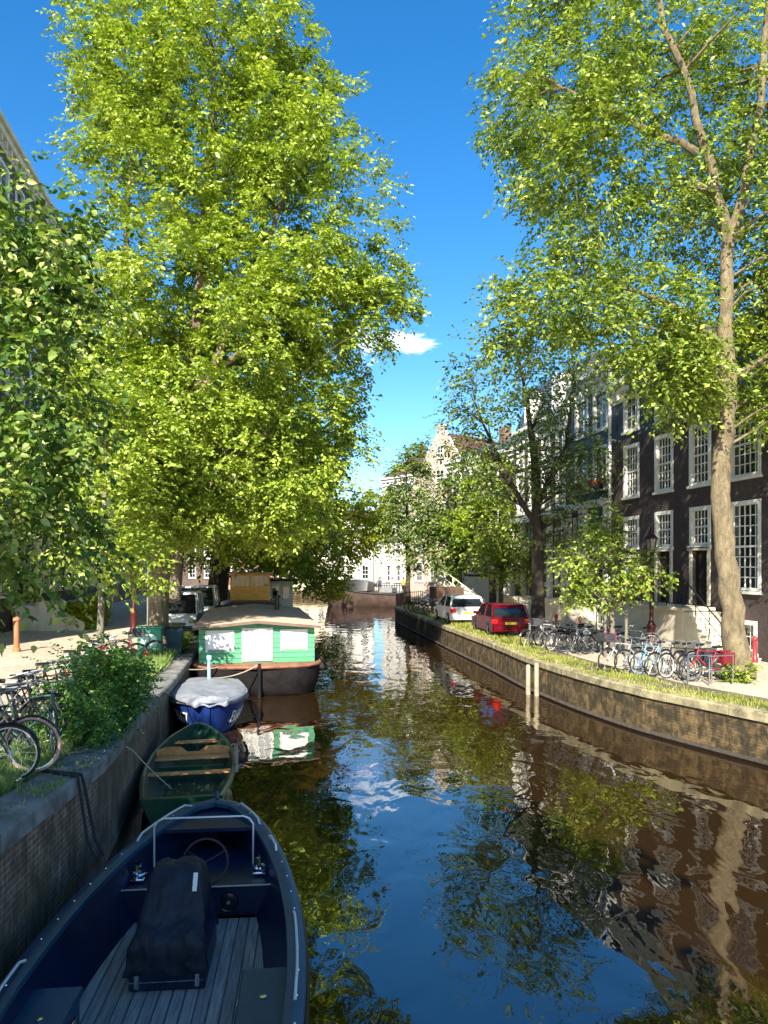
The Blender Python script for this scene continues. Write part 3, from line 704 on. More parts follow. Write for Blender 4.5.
# a second trunk just behind, and the row of elms to the bend
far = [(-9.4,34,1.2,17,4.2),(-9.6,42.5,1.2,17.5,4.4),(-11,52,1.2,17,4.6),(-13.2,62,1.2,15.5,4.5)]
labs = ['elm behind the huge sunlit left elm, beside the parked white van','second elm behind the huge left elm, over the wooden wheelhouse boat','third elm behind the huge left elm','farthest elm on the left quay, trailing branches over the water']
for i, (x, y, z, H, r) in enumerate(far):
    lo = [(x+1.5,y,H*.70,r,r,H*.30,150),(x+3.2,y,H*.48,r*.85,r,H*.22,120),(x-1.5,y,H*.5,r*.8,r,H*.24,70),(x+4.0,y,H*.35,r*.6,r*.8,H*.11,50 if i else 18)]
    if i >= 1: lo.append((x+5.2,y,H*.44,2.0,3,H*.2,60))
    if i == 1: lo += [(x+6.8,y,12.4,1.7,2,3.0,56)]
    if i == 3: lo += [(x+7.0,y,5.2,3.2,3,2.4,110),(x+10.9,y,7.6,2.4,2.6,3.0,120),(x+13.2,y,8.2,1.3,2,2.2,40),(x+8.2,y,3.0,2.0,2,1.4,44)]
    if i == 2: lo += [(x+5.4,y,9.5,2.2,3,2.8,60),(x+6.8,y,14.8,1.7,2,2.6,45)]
    tree('elm_tree', labs[i], (x,y,z), [(x,y,z,.42),(x,y,z+1,.3),(x+.3,y,6,.26),(x+1,y,11,.17),(x+1.5,y,H-1,.04)], lo, ygreen if i == 3 else elm_far, bark_dark if i else bark_mid, 20+i, leaf=.28, wr=.7, cr=1.15, twigs=7, lpt=6, nb=40, group='elms in a row along the left quay')  # farthest elm lies in shade, its brighter leaf material imitates sunlight
# young tree beside the left bicycles
tree('young_tree', 'slim young tree with a pale trunk between the left bicycles and the street', (-8.2,22,1.22),
     [(-8.2,22,1.22,.12),(-8.2,22,3,.10),(-8.1,22,5,.08),(-8,22,9,.03)],
     [(-8.0,21.6,5.6,1.7,1.6,1.7,55),(-7.6,21.6,7.6,1.9,1.6,2.0,75),(-8.6,22,9.2,1.3,1.3,1.4,28),(-7.2,21.6,4.5,1.1,1.2,.9,22)], elm_leaf, bark_mid, 31, leaf=.16, wr=.62, cr=.7, nb=30, droop=.1)
# linden close to the camera on the left
tree('linden_tree', 'near linden with large dark heart-shaped leaves hanging in from the left edge', (-8.3,7.6,1.7),
     [(-8.3,7.6,1.7,.26),(-8.3,7.6,3.4,.2),(-7.9,7.6,6,.15),(-7.5,7.7,9,.05)],
     [(-5.0,8.2,6.6,1.25,1.5,1.6,50),(-4.5,8.2,4.75,.95,1.3,.85,46),(-3.75,8.4,4.75,.55,.9,.42,15),(-4.1,8.6,6.3,.8,1.0,1.0,34),(-4.5,8.4,7.9,.8,.9,.85,28),(-3.75,8.5,5.6,.5,.9,.5,14),(-3.85,8.8,7.45,.5,.8,.65,20),(-4.15,8.8,8.15,.55,.8,.7,24),(-4.9,8.2,3.85,.55,.7,.4,14),(-6.8,7.6,6.8,1.7,1.8,2.2,60)], near_leaf, bark_dark, 41, leaf=.10, wr=.72, cr=.6, twigs=8, lpt=7, rich=True, nb=110, droop=.35,
     limbs=[[(-8.1,7.6,4.0,.12),(-6.8,7.8,4.7,.06),(-4.8,8.2,5.0,.022),(-3.7,8.4,4.75,.008)],[(-8,7.6,5.4,.1),(-6.2,7.9,6.7,.05),(-4.5,8.3,7.3,.012)]])
# big right tree
TR = (9.95,21.6,1.1)
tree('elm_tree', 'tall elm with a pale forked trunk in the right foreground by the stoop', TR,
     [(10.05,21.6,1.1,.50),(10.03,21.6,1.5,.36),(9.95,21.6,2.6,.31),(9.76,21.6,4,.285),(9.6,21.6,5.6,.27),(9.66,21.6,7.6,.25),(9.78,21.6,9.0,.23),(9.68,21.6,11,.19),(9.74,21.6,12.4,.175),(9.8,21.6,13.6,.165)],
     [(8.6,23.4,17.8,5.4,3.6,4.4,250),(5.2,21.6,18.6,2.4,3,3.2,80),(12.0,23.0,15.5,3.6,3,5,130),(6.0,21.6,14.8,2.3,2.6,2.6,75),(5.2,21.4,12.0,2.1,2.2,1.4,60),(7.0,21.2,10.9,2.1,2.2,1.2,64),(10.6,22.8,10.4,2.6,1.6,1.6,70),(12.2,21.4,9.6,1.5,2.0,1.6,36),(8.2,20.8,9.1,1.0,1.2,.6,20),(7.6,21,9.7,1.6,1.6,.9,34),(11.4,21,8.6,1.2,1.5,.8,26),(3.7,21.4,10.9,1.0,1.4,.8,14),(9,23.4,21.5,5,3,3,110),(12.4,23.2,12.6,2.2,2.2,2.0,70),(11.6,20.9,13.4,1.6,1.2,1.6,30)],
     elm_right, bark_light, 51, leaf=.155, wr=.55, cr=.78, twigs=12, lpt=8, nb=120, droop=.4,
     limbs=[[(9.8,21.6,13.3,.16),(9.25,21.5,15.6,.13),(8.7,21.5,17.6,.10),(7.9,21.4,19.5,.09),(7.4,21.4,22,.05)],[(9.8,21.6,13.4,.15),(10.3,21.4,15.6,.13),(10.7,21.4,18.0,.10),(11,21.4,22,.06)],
            [(9.7,21.6,10.4,.16),(8.4,21.3,11.4,.11),(7.2,21.2,11.9,.06),(5.6,21.2,12.3,.03)],[(9.6,21.6,9.4,.13),(10.8,21.3,10.2,.09),(12,21.2,10.8,.04)],[(8.9,21.5,16,.12),(7.2,21.3,16.6,.08),(5,21.2,17.6,.04)]])
# tree just outside the frame whose branches close the top right
# sparse dark trees behind it
tree('elm_tree', 'thin dark sparse-leaved elm standing before the grey mansard house', (7.3,36,1.1), [(7.3,36,1.1,.36),(7.3,36,4,.27),(7.2,36,8,.2),(6.8,36,12,.1),(6.2,36,15,.03)],
     [(5.6,36,12.6,3.0,2.6,2.8,85),(7.8,36,13.5,2.6,2.6,3.0,80),(4.0,36,10.8,1.5,2,1.6,30),(8.6,35.6,9.2,2.4,2.4,2.2,80),(5.8,36,9.0,2.4,2.2,1.7,50),(8.2,36.5,6.2,1.6,1.8,1.2,34)], dark_leaf, bark_dark, 61, leaf=.20, wr=.55, cr=1.0, twigs=6, lpt=6, nb=110, limbs=[[(7.3,36,6,.16),(5.6,36,9,.1),(4.3,36,12,.04)],[(7.2,36,7,.14),(8.6,36,10,.08),(9.2,36,14,.03)]])
tree('elm_tree', 'dark slender tree in front of the white far house', (1.9,60,1.1), [(1.9,60,1.1,.22),(1.9,60,4,.18),(1.8,60,9,.1),(1.7,60,13,.03)],
     [(1.9,60,11,1.7,1.8,2.6,70),(1.5,60,7.6,1.9,1.8,2.3,70),(2.9,60,13,1.2,1.4,1.5,22),(2.6,60,5,1.3,1.4,1.0,16)], dark_leaf, bark_dark, 62, leaf=.26, wr=.6, cr=.95, twigs=6, lpt=6, nb=60)
tree('elm_tree', 'dark green tree in front of the pink gabled house', (5.2,54,1.1), [(5.2,54,1.1,.25),(5.2,54,4,.2),(5.1,54,8,.1),(5,54,10,.03)],
     [(4.4,54,5.4,2.0,2,2.2,80),(5.8,54,6.6,1.6,2,1.9,54),(3.8,54,8.0,1.5,1.6,1.8,54),(5.2,54,10.2,1.4,1.4,1.3,26)], dark_leaf, bark_dark, 63, leaf=.26, wr=.65, cr=1.0, twigs=7, lpt=6, nb=40)
tree('elm_tree', 'bright yellow-green tree between the pink gable and the mansard house', (7.1,50,1.1), [(7.1,50,1.1,.25),(7.1,50,5,.2),(7.2,50,8,.1),(7.2,50,11,.03)],
     [(7.2,50,9.6,2.0,2,2.0,60),(6.8,50,7.2,2.6,2.2,1.8,70)], elm_far, bark_dark, 64, leaf=.25, wr=.65, cr=1.0, twigs=7, lpt=6, nb=40)
# young staked tree by the bicycles
t_ = tree('young_tree', 'low bright green young tree tied to stakes among the right bicycles', (8.0,26.6,1.1), [(8.0,26.6,1.1,.1),(8,26.6,2.6,.08),(8,26.6,4.5,.06),(8,26.6,6.3,.02)],
     [(7.5,26.2,4.4,1.6,1.4,1.0,42),(8.9,26,4.0,.9,1.0,.7,16),(7.7,26.4,5.7,.8,.9,.8,16),(6.5,26.2,3.5,.9,.9,.4,12),(8.3,26.2,3.2,.9,.8,.4,10)], elm_right, bark_mid, 65, leaf=.15, wr=.6, cr=.62, nb=50, droop=.15)
st = MB()
for dx, dy in ((-.35,-.3),(.4,-.25),(.05,.4)): st.tube([(dx,dy,-.1),(dx,dy,1.7)], .05, 8)
st.build('stake', bark_mid, t_, True)
# small tree by the cars
tree('young_tree', 'drooping pale-leaved small tree over the far end of the parked cars', (7.0,45.5,1.1), [(7,45.5,1.1,.16),(7,45.5,4,.12),(6.9,45.5,7.5,.03)],
     [(7.0,45,5.9,1.7,1.6,1.5,50),(6.2,45,4.6,1.2,1.2,1.0,24),(8,45,4.4,1.1,1.2,1.2,24)], elm_right, bark_dark, 66, leaf=.2, wr=.6, cr=.8, nb=24)
# unseen elm added behind the camera to throw shade over the near boat
tree('elm_tree', 'unseen elm added on the left quay behind the viewer to shade the near boats', (-5.3,-5,1.82), [(-5.3,-5,1.82,.5),(-5.3,-5,5,.4),(-4.9,-5,10,.25),(-4.6,-5,14,.08)],
     [(-3.5,-4.6,9.5,3.6,3.2,4.0,240),(-6.2,-5,9,3.2,3.2,3.6,150),(-2.9,-1.5,9.6,2.6,1.7,2.2,120)], elm_far, bark_mid, 71, leaf=.34, wr=.75, cr=1.2, twigs=8, lpt=7, nb=30)

# ------------------------------------------------------------------ grass, shrubs
def blades(name, pts, h, mat, label, seed, wdt=.012, lean=.35, kind='stuff', cat='grass'):
    rng = np.random.default_rng(seed); P = np.array(pts); N = len(P)
    Dr = np.stack([rng.normal(size=N)*lean, rng.normal(size=N)*lean, np.ones(N)], 1); Nn = rng.normal(size=(N,3)); Nn[:,2] *= .2
    L = h*rng.uniform(.4, 1.25, N)
    me = leaf_mesh(name, P, Dr, Nn, L, np.full(N, wdt)*rng.uniform(.7,1.4,N), mat, .1)
    return tag(link(name, me), label, cat, kind=kind)
rg = np.random.default_rng(77)
def strip(qf, zf, y0, y1, a, b, n, side, patch=.45):
    out = []
    ph = rg.uniform(0, 6, 4)
    while len(out) < n:
        y = rg.uniform(y0, y1); t = rg.uniform(a, b)
        dens = .5+.3*math.sin(y*1.7+ph[0])+.25*math.sin(y*4.1+ph[1]+t*3)+.2*math.sin(t*9+y*.7+ph[2])
        if rg.random() > max(.04, dens+patch-.5): continue
        out.append((qf(y)+side*t, y+rg.normal()*.02, zf(y)))
    return out
blades('grass', strip(lq, lz, 6.5, 12, .55, 2.3, 15000, -1, .7), .16, grass_sh, 'tufts of grass and weeds under the near left bicycles', 1, .010)
blades('grass', strip(lq, lz, 12, 32, .5, 1.7, 16000, -1, .8), .34, grass_sh, 'long lush grass along the left quay edge behind the shrub', 2, .022)
blades('grass', strip(rq, rz_, 14, 30, .30, 1.3, 7000, 1, .10), .13, grass_m, 'yellowish sunlit grass along the near right quay edge', 3, .022)
blades('grass', strip(rq, rz_, 30, 57, .36, 1.4, 6000, 1, .3), .22, grass_m, 'sunlit grass along the far right quay edge by the cars', 4, .04)
def bush(name, label, c, r, n, mat, seed, leaf=.07, cat='shrub', stems=14, wr=.6, cr=.35, group=None):
    rng = np.random.default_rng(seed); root = thing(name, label, cat, c, 0, group)
    C, P, Dr, Nn = crown_points(rng, [(0,0,r[2]*.95,r[0],r[1],r[2],n)], cr, 7, 7, (.5,1.1), .1)
    k = P[:,2] > .02; P, Dr, Nn = P[k], Dr[k], Nn[k]; L = leaf*rng.uniform(.6,1.3,len(P))
    link('foliage', leaf_mesh('foliage', P, Dr, Nn, L, L*wr, mat), root)
    s_ = MB(); rr = random.Random(seed)
    for i in range(stems):
        q = C[rng.integers(len(C))]; s_.tube([(rr.uniform(-.1,.1),rr.uniform(-.1,.1),-.05), (q[0]*.5,q[1]*.5,q[2]*.6), tuple(q)], [.012,.009,.004], 5)
    s_.build('stem', bark_dark, root)
    return root
def blooms(root, pts, s_, mat):
    b_ = MB(); rr = random.Random(9)
    for p in pts:
        for k in range(6):
            a = k*math.pi/3+rr.uniform(-.3,.3); b_.add([p, (p[0]+math.cos(a-.4)*s_*.6, p[1]+math.sin(a-.4)*s_*.6, p[2]+s_*.3), (p[0]+math.cos(a)*s_, p[1]+math.sin(a)*s_, p[2]+s_*.15), (p[0]+math.cos(a+.4)*s_*.6, p[1]+math.sin(a+.4)*s_*.6, p[2]+s_*.3)], [(0,1,2,3)])
        b_.add([(p[0]-s_*.4,p[1],p[2]-s_*.3),(p[0]+s_*.4,p[1],p[2]-s_*.3),(p[0]+s_*.3,p[1],p[2]+s_*.5),(p[0]-s_*.3,p[1],p[2]+s_*.5)], [(0,1,2,3)])
    b_.build('blossom', mat, root)
redfl = M('red_petals', (.65,.06,.03), .6)
s1 = bush('flowering_shrub', 'large dark green shrub with a red flower on the left quay edge beyond the bicycles', (-4.9,12.9,1.45), (.75,.95,.78), 150, shrub_leaf, 81, .085)
blooms(s1, [(.35,.9,1.30),(.55,1.0,1.22),(.15,-.1,1.45)], .085, redfl)
s2 = bush('shrub', 'leafy green shrub spilling over the coping, right behind the red-flowered one', (-5.35,15.2,1.38), (.65,1.0,.62), 100, shrub_leaf, 82, .085)
bush('shrub', 'low sprawling green plant hanging on the coping edge nearest the green rowboat', (-4.55,11.6,1.52), (.45,.45,.36), 34, shrub_leaf, 83, .08)
bush('shrub', 'light green shrub by the wheelie bin near the white van', (-7.75,27.2,1.2), (.45,.7,.5), 40, elm_leaf, 84, .12)
bush('shrub', 'small weed growing at the foot of the pale forked elm', (9.75,20.75,1.1), (.30,.25,.22), 12, elm_right, 85, .12)
yb = M('yellow_petals', (.62,.52,.05), .6)
for i, (x, y) in enumerate(((-14.9,36.6),(-14.75,38.1),(-15.2,39.7))):
    b_ = bush('flowering_shrub', ['pale yellow bush nearest in the row before the tall left building','pale yellow bush in the middle of the row before the tall left building','pale yellow bush farthest in the row before the tall left building'][i], (x,y,1.2), (.7,.8,.62), 60, ygreen, 90+i, .2, group='yellow bushes on the left pavement')
# white weeds close to the coping
w_ = MB(); rr = random.Random(4); root = thing('daisy_patch', 'patch of small white daisies and one yellow bloom on the near left quay edge', 'wildflowers', (-4.35,7.9,1.72))
wf, yf, stm = MB(), MB(), MB()
for k in range(16):
    x, y = rr.uniform(-.35,.25), rr.uniform(-.9,1.1); h = rr.uniform(.06,.16)
    tgt = yf if k == 3 else wf
    tgt.lathe([(.001,.0),(.018,.006),(.016,.014),(.001,.018)], (x,y,h), 7); stm.tube([(x,y,0),(x,y,h)], .003, 4)
wf.build('white_blossom', white, root); yf.build('yellow_blossom', yb, root); stm.build('stem', grass_sh, root)

blades('grass', strip(lq, lz, 6.6, 11.5, .02, .6, 900, -1, -.05), .07, grass_sh, 'small weeds in the joints of the near left coping', 5, .012)
blades('grass', strip(rq, rz_, 15, 40, .05, .45, 2600, 1, -.05), .12, grass_m, 'dry tufts growing out of the right coping joints', 6, .025)
def wrinkle(o, amp, size):
    t = bpy.data.textures.new('wrinkles', 'MUSGRAVE'); t.noise_scale = size; t.musgrave_type = 'RIDGED_MULTIFRACTAL'; t.octaves = 1.6
    m_ = o.modifiers.new('wrinkles', 'DISPLACE'); m_.texture = t; m_.strength = amp*.35; m_.mid_level = .6
railsteel = M('satin_steel', (.70,.71,.72), .4, .06, metal=.35)
paleglass2 = M('net_curtain_glass', (.42,.43,.42), .25, .15, 3)
# ------------------------------------------------------------------ boats
def hullsec(b, s, k, y, rake, t, m=8, pw=.42, sgn=1, b0=0):
    out = []
    for j in range(m+1):
        tau = j/m
        out.append((sgn*(b0+(b-b0)*tau**pw), y-rake*(1-tau)*t**4, k+(s-k)*tau**1.15))
    return out
def boat(name, label, x0, y0, x1, y1, bf, sf, kf, hm, im, gm, cat='boat', N=36, th=.05, rake=.5, floor=.15, floorm=None, gw=.10, pw=.42, group=None, gr=.03, floor_t=(0,.93)):
    L = math.hypot(x1-x0, y1-y0); rz = math.atan2(-(x1-x0), y1-y0)
    root = thing(name, label, cat, (x0,y0,0), rz, group)
    ts = [i/N for i in range(N+1)]; ts = [1-(1-t)**1.25 for t in ts]
    def ring(t, db, dz):
        b, s, k = max(.012, bf(t)-db), sf(t), kf(t)+dz
        a = hullsec(b, s, k, L*t-(db if t > .5 else 0)*(t**8), rake, t, pw=pw); c = [(-x,y,z) for x,y,z in a[::-1]]
        return c[:-1]+a
    o = MB(); o.loft([ring(t,0,0) for t in ts], caps=False, closed=False)
    n = len(ring(0,0,0)); o.add(ring(0,0,0), [tuple(range(n))]); hull = o.build('hull', hm, root, True)
    i_ = MB(); i_.loft([ring(t,th,.06) for t in ts if t <= .985], caps=False, closed=False); r0 = [(x,y+th,z) for x,y,z in ring(0,th,.06)]; i_.add(r0, [tuple(range(n))]); i_.build('inner_hull', im, root, True)
    g_ = MB(); P_ = [(max(.012,bf(t)-gw/2+.02), L*t-(.5*gw if t > .98 else 0), sf(t)) for t in ts]
    line = [(x,y,z) for x,y,z in P_]+[(-x,y,z) for x,y,z in P_[::-1]]
    rings = []
    pts = [Vector(p) for p in line]
    for i, p in enumerate(pts):
        a = pts[max(0,i-1)]; c = pts[min(len(pts)-1,i+1)]; d_ = (c-a); d_.z = 0; d_.normalize(); nrm = Vector((d_.y,-d_.x,0))
        w2 = gw/2
        rings.append([p-nrm*w2+Vector((0,0,-gr)), p-nrm*w2+Vector((0,0,gr*.6)), p-nrm*(w2*.7)+Vector((0,0,gr)), p+nrm*(w2*.7)+Vector((0,0,gr)), p+nrm*w2+Vector((0,0,gr*.6)), p+nrm*w2+Vector((0,0,-gr))])
    g_.loft(rings, caps=True)
    g_.box(-bf(0)+.02, bf(0)-.02, -.02, gw, sf(0)-gr, sf(0)+gr); g_.build('gunwale', gm, root, True)
    if floorm:
        f = MB(); vs = []; fs = []
        tt = [t for t in ts if floor_t[0] <= t <= floor_t[1]]
        for t in tt:
            k, s = kf(t)+.06, sf(t); tau = max(0., (floor-k)/(s-k))**(1/1.15); b = (bf(t)-th)*max(.02, tau)**pw-.01
            y_ = L*t-rake*(1-tau)*t**4
            vs += [(-b,y_,floor),(b,y_,floor)]
        for q in range(len(tt)-1): fs.append((2*q,2*q+1,2*q+3,2*q+2))
        f.add(vs, fs); f.build('floorboards', floorm, root)
    return root, L
# --- navy sloop in front
def sb(t):
    if t < .35: return 1.20+.08*(t/.35)
    u = (t-.35)/.65; return 1.28*max(0, 1-u**2.0)**.58
SX0, SY0, SX1, SY1 = -1.72,4.0,-2.42,11.0
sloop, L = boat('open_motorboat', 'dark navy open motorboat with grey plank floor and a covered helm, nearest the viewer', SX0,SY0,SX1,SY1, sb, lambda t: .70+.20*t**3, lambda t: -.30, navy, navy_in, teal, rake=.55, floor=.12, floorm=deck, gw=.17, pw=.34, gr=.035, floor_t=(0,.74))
def slocal(x, y):                     # world x,y -> boat local
    rz = math.atan2(-(SX1-SX0), SY1-SY0); dx, dy = x-SX0, y-SY0
    return (dx*math.cos(rz)+dy*math.sin(rz), -dx*math.sin(rz)+dy*math.cos(rz))
# rubbing strake outside
rb = MB(); ts = [i/30 for i in range(31)]
for s_ in (-1,1): rb.tube([(s_*(sb(t)+.02), L*t, .60+.2*t**3) for t in ts[:-1]]+[(0, L+.03, .80)], .035, 6)
rb.build('rubbing_strake', black, sloop, True)
# bow platform with bulkhead
bp = MB(); yb0 = 5.05; vs = []; N = 14
poly = []
for i in range(N+1):
    t = (yb0/L)+(.955-yb0/L)*i/N; poly.append((sb(t)-.10-.12*(t-.7), L*t))
pp = poly+[(-x,y) for x,y in poly[::-1]]
bp.loft([[(x,y,.43) for x,y in pp], [(x,y,.47) for x,y in pp]]); 
bp.box(-poly[0][0]+.06, poly[0][0]-.06, yb0, yb0+.03, .12, .43); bp.build('bow_platform', navy_in, sloop)
tr = MB(); tr.tube([(-poly[0][0]+.05,yb0-.01,.475),(0,yb0-.01,.475),(poly[0][0]-.05,yb0-.01,.475)], .012, 6); tr.build('platform_edge', dullsteel, sloop)
# foredeck
fd = MB(); q = [(sb(t)-.09, L*t) for t in [.86+.128*i/8 for i in range(9)]]
fp = q+[(-x,y) for x,y in q[::-1]]
fd.loft([[(x,y,.78) for x,y in fp],[(x,y,.825) for x,y in fp]]); fd.build('foredeck', navy, sloop)
# side benches
for s_, yend, nm in ((-1, 2.95, 'l'), (1, 3.1, 'r')):
    b_ = MB(); x0 = .70*s_; x1 = 1.14*s_
    b_.bbox(min(x0,x1), max(x0,x1), .2, yend, .44, .50, .012); b_.box(min(x0+s_*.03,x1), max(x0+s_*.03,x1), .22, yend-.03, .12, .439)
    bb = b_.build('side_bench', teal, sloop, True)
    lt = MB(); lt.bbox(x0-s_*.012-.01, x0-s_*.012+.01, yend-.42, yend-.30, .33, .40, .004); lt.lathe([(.001,0),(.03,.004),(.03,.01),(.001,.016)], ((x0+x1)/2, yend-.5, .501), 10); lt.build('latch', chrome, bb, True)
# mid platform behind console (raised plank deck)
# helm console
cxl, cyl = slocal(-2.13, 7.45)
con = MB(); con.bbox(cxl-.37, cxl+.37, cyl, cyl+.95, .121, .42, .02); con_o = con.build('engine_box', navy_in, sloop, True)
h_ = MB()
for dx in (-.31, .27): h_.bbox(cxl+dx, cxl+dx+.045, cyl-.02, cyl-.001, .16, .34, .006)
h_.tube([(cxl-.36,cyl-.006,.22),(cxl+.36,cyl-.006,.22)], .006, 5); h_.build('clip', chrome, con_o)
# canvas cover: wrinkled grid draped over box and seat/console
cv = MB(); rr = random.Random(2)
prof = [(-.035,.30),(-.04,.42),(-.03,.60),(.02,.665),(.14,.70),(.22,.76),(.33,.93),(.43,1.06),(.52,1.12),(.62,1.14),(.86,1.12),(.93,1.05),(.97,.8),(.98,.32)]
rings = []; nx = 18
def fold(u, v): return .055*(abs(math.sin(u*2.6+v*5.5+math.sin(v*6)))-.6)+.035*(abs(math.sin(u*4.3-v*7+.6))-.6)+.016*math.sin(v*25+u*7)
for (py, pz) in prof:
    r_ = []; wd = .37-.12*max(0,(pz-.6))/.6
    for i in range(nx+1):
        u = -1+2*i/nx; edge = abs(u)**6
        x = cxl+u*wd; f = fold(u, pz+py*1.3)*(1-.4*edge)*(.3 if pz > 1.0 else 1)
        z = pz-.07*edge*(pz > .6)+f*(.3 if pz < .6 else 1); y = cyl+py-abs(f)*.8*(py < .5)
        r_.append((x, y, z))
    # skirts down each side
    ylow = r_[0][1]
    left = [(r_[0][0]-.02-.01*math.sin(pz*20), r_[0][1], max(.30, r_[0][2]*.6+.1)), (r_[0][0]-.03+.015*math.sin(py*22), r_[0][1], .30)]
    right = [(r_[-1][0]+.02+.01*math.sin(pz*23), r_[-1][1], max(.30, r_[-1][2]*.6+.1)), (r_[-1][0]+.03+.015*math.sin(py*19), r_[-1][1], .30)]
    rings.append([left[1], left[0]]+r_+right)
cv.loft(rings, caps=False, closed=False)
cvo = cv.build('helm_cover', canvas, sloop, True); sd = cvo.modifiers.new('subd', 'SUBSURF'); sd.levels = 2; sd.render_levels = 2; wrinkle(cvo, .07, .17); wrinkle(cvo, .03, .06)
lb = MB(); lb.add([(0,0,0),(.045,0,0),(.045,.10,.15),(0,.10,.15)], [(0,1,2,3)]); lo_ = lb.build('cover_label', white, cvo); lo_.location = (cxl+.20, cyl+.30, .965)
# steering wheel
sw = MB(); sw.torus((0,0,0), .25, .014, 'y', 30, 6)
for k in range(3): a = k*2.1+.5; sw.tube([(0,0,0),(.25*math.cos(a),0,.25*math.sin(a))], .01, 5)
so2 = sw.build('steering_wheel', rubber, sloop, True); so2.location = (cxl+.22, cyl+1.15, .93); so2.rotation_euler = (R(-18),0,0)
# speaker on the bulkhead, cleats, rails, lights
sp_ = MB(); sp_.lathe([(.001,.02),(.05,.03),(.10,.012),(.115,.02),(.12,0),(.001,0)], (0,0,0), 20); s2 = sp_.build('speaker', black, sloop, True); s2.rotation_euler = (R(90),0,0); s2.location = (poly[0][0]-.55, yb0-.003, .29)
sc2 = MB(); sc2.lathe([(.001,.035),(.022,.035),(.022,.02),(.001,.02)], (0,0,0), 12); sc2.build('speaker_cap', chrome, s2, True)
rl = MB(); ra, rbx = slocal(-2.92, 9.7)[0], slocal(-1.68, 9.75)[0]; ry = slocal(-2.3, 9.7)[1]
rl.tube([(ra,ry,.47),(ra,ry,.98),(ra+.05,ry,1.05),(ra+.12,ry,1.08),(rbx-.12,ry,1.08),(rbx-.05,ry,1.05),(rbx,ry,.98),(rbx,ry,.47)], .0125, 8); rl.build('bow_rail', railsteel, sloop, True)
def side_rail(s_, t0, t1, sag=.0):
    m_ = MB(); tt = [t0+(t1-t0)*i/10 for i in range(11)]
    P_ = [(s_*(sb(t)-.06), L*t, .70+.2*t**3+.035+(.055 if 0 < i < 10 else 0)) for i, t in enumerate(tt)]
    m_.tube(P_, .014, 7); m_.build('grab_rail', railsteel, sloop, True)
side_rail(-1, .80, .96); side_rail(1, .86, .955); side_rail(1, .30, .52); side_rail(-1, .22, .42); side_rail(1, .74, .79)
for s_, t in ((-1,.76),(1,.77)):
    c_ = MB(); x, y = s_*(sb(t)-.22), L*t
    c_.tube([(x,y-.10,.60),(x,y-.07,.66),(x,y+.07,.66),(x,y+.10,.60)], .018, 6); c_.tube([(x-.03,y,.50),(x-.03,y,.66)], .02, 6); c_.torus((x,y,.55), .07, .016, 'z', 14, 6); c_.bbox(x-.08,x+.08,y-.12,y+.12,.49,.52,.01)
    c_.build('cleat', chrome, sloop, True)
bs = MB(); rr = random.Random(8)
for s_ in (-1, 1):
    for k in range(14):
        t = .2+k*.055; bs.lathe([(.001,0),(.012,0),(.010,.006),(.001,.008)], (s_*(sb(t)-.05), L*t, .70+.2*t**3+.034), 8)
bs.build('fasteners', chrome, sloop)
sp3 = MB(); sp3.tube([(0,L-.02,.3),(0,L+.03,.95),(0,L+.03,1.02)], [.03,.035,.02], 8); sp3.build('stem_post', teal, sloop, True)
# --- green rowboat
def gb(t): 
    if t < .45: return .62+.22*math.sin(t/.45*math.pi/2)
    return .84*max(0, 1-((t-.45)/.55)**2.1)**.72
GX = (-3.22,12.1,-4.38,17.9)
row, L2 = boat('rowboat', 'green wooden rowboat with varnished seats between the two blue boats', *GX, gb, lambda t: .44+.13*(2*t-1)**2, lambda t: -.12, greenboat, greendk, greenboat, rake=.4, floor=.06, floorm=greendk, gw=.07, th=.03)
for (t, d_, m_, nm) in ((.10,.42,greenboat,'stern_seat'),(.40,.20,varnish,'thwart'),(.60,.30,varnish,'thwart'),(.84,.24,varnish,'bow_seat')):
    b_ = MB(); wd = gb(t)-.04; b_.bbox(-wd, wd, L2*t-d_/2, L2*t+d_/2, .34, .375, .01); b_.build(nm, m_, row)
bk = MB(); wd = gb(.60)-.06        # shaped seat back
bk.prism([(-wd,.38),(-wd,.50),(-wd*.75,.55),(-wd*.35,.55),(-.12,.44),(.12,.44),(wd*.35,.55),(wd*.75,.55),(wd,.50),(wd,.38)], L2*.60+.15, L2*.60+.18); bk.build('seat_back', varnish, row)
for t_ in (.16,.5): b_ = MB(); b_.box(-.62,.62,L2*t_,L2*(t_+.01),.07,.33); b_.build('bulkhead', greenboat, row)
lv = MB(); rr = random.Random(6)
for k in range(240):
    x, y = rr.uniform(-.6,.6), rr.uniform(L2*.18, L2*.46); s_ = rr.uniform(.02,.04); a = rr.uniform(0,6); lv.add([(x,y,.075),(x+s_*math.cos(a),y+s_*math.sin(a),.09),(x+s_*1.2*math.cos(a+.7),y+s_*1.2*math.sin(a+.7),.08)], [(0,1,2)])
tag(lv.build('leaf_litter', dullsteel), 'scattered dead leaves lying in the green rowboat', 'litter', kind='stuff')
lv_o = COL.objects['leaf_litter']; lv_o.location = row.location; lv_o.rotation_euler = row.rotation_euler
rp = MB(); gu = lambda t, s_: (s_*(gb(t)-.02), L2*t, .44+.13*(2*t-1)**2+.04)
rp.tube([gu(.30,-1), gu(.45,-1), gu(.62,-1), gu(.8,-1), gu(.97,-1)], .014, 6); rp.build('oar', paintwood, row, True)
pl = MB(); pl.tube([(gb(.45)+.02,L2*.42,.3),(gb(.45)+.02,L2*.42,.78)], .045, 8); pl.build('thole_post', paintwood, row, True)
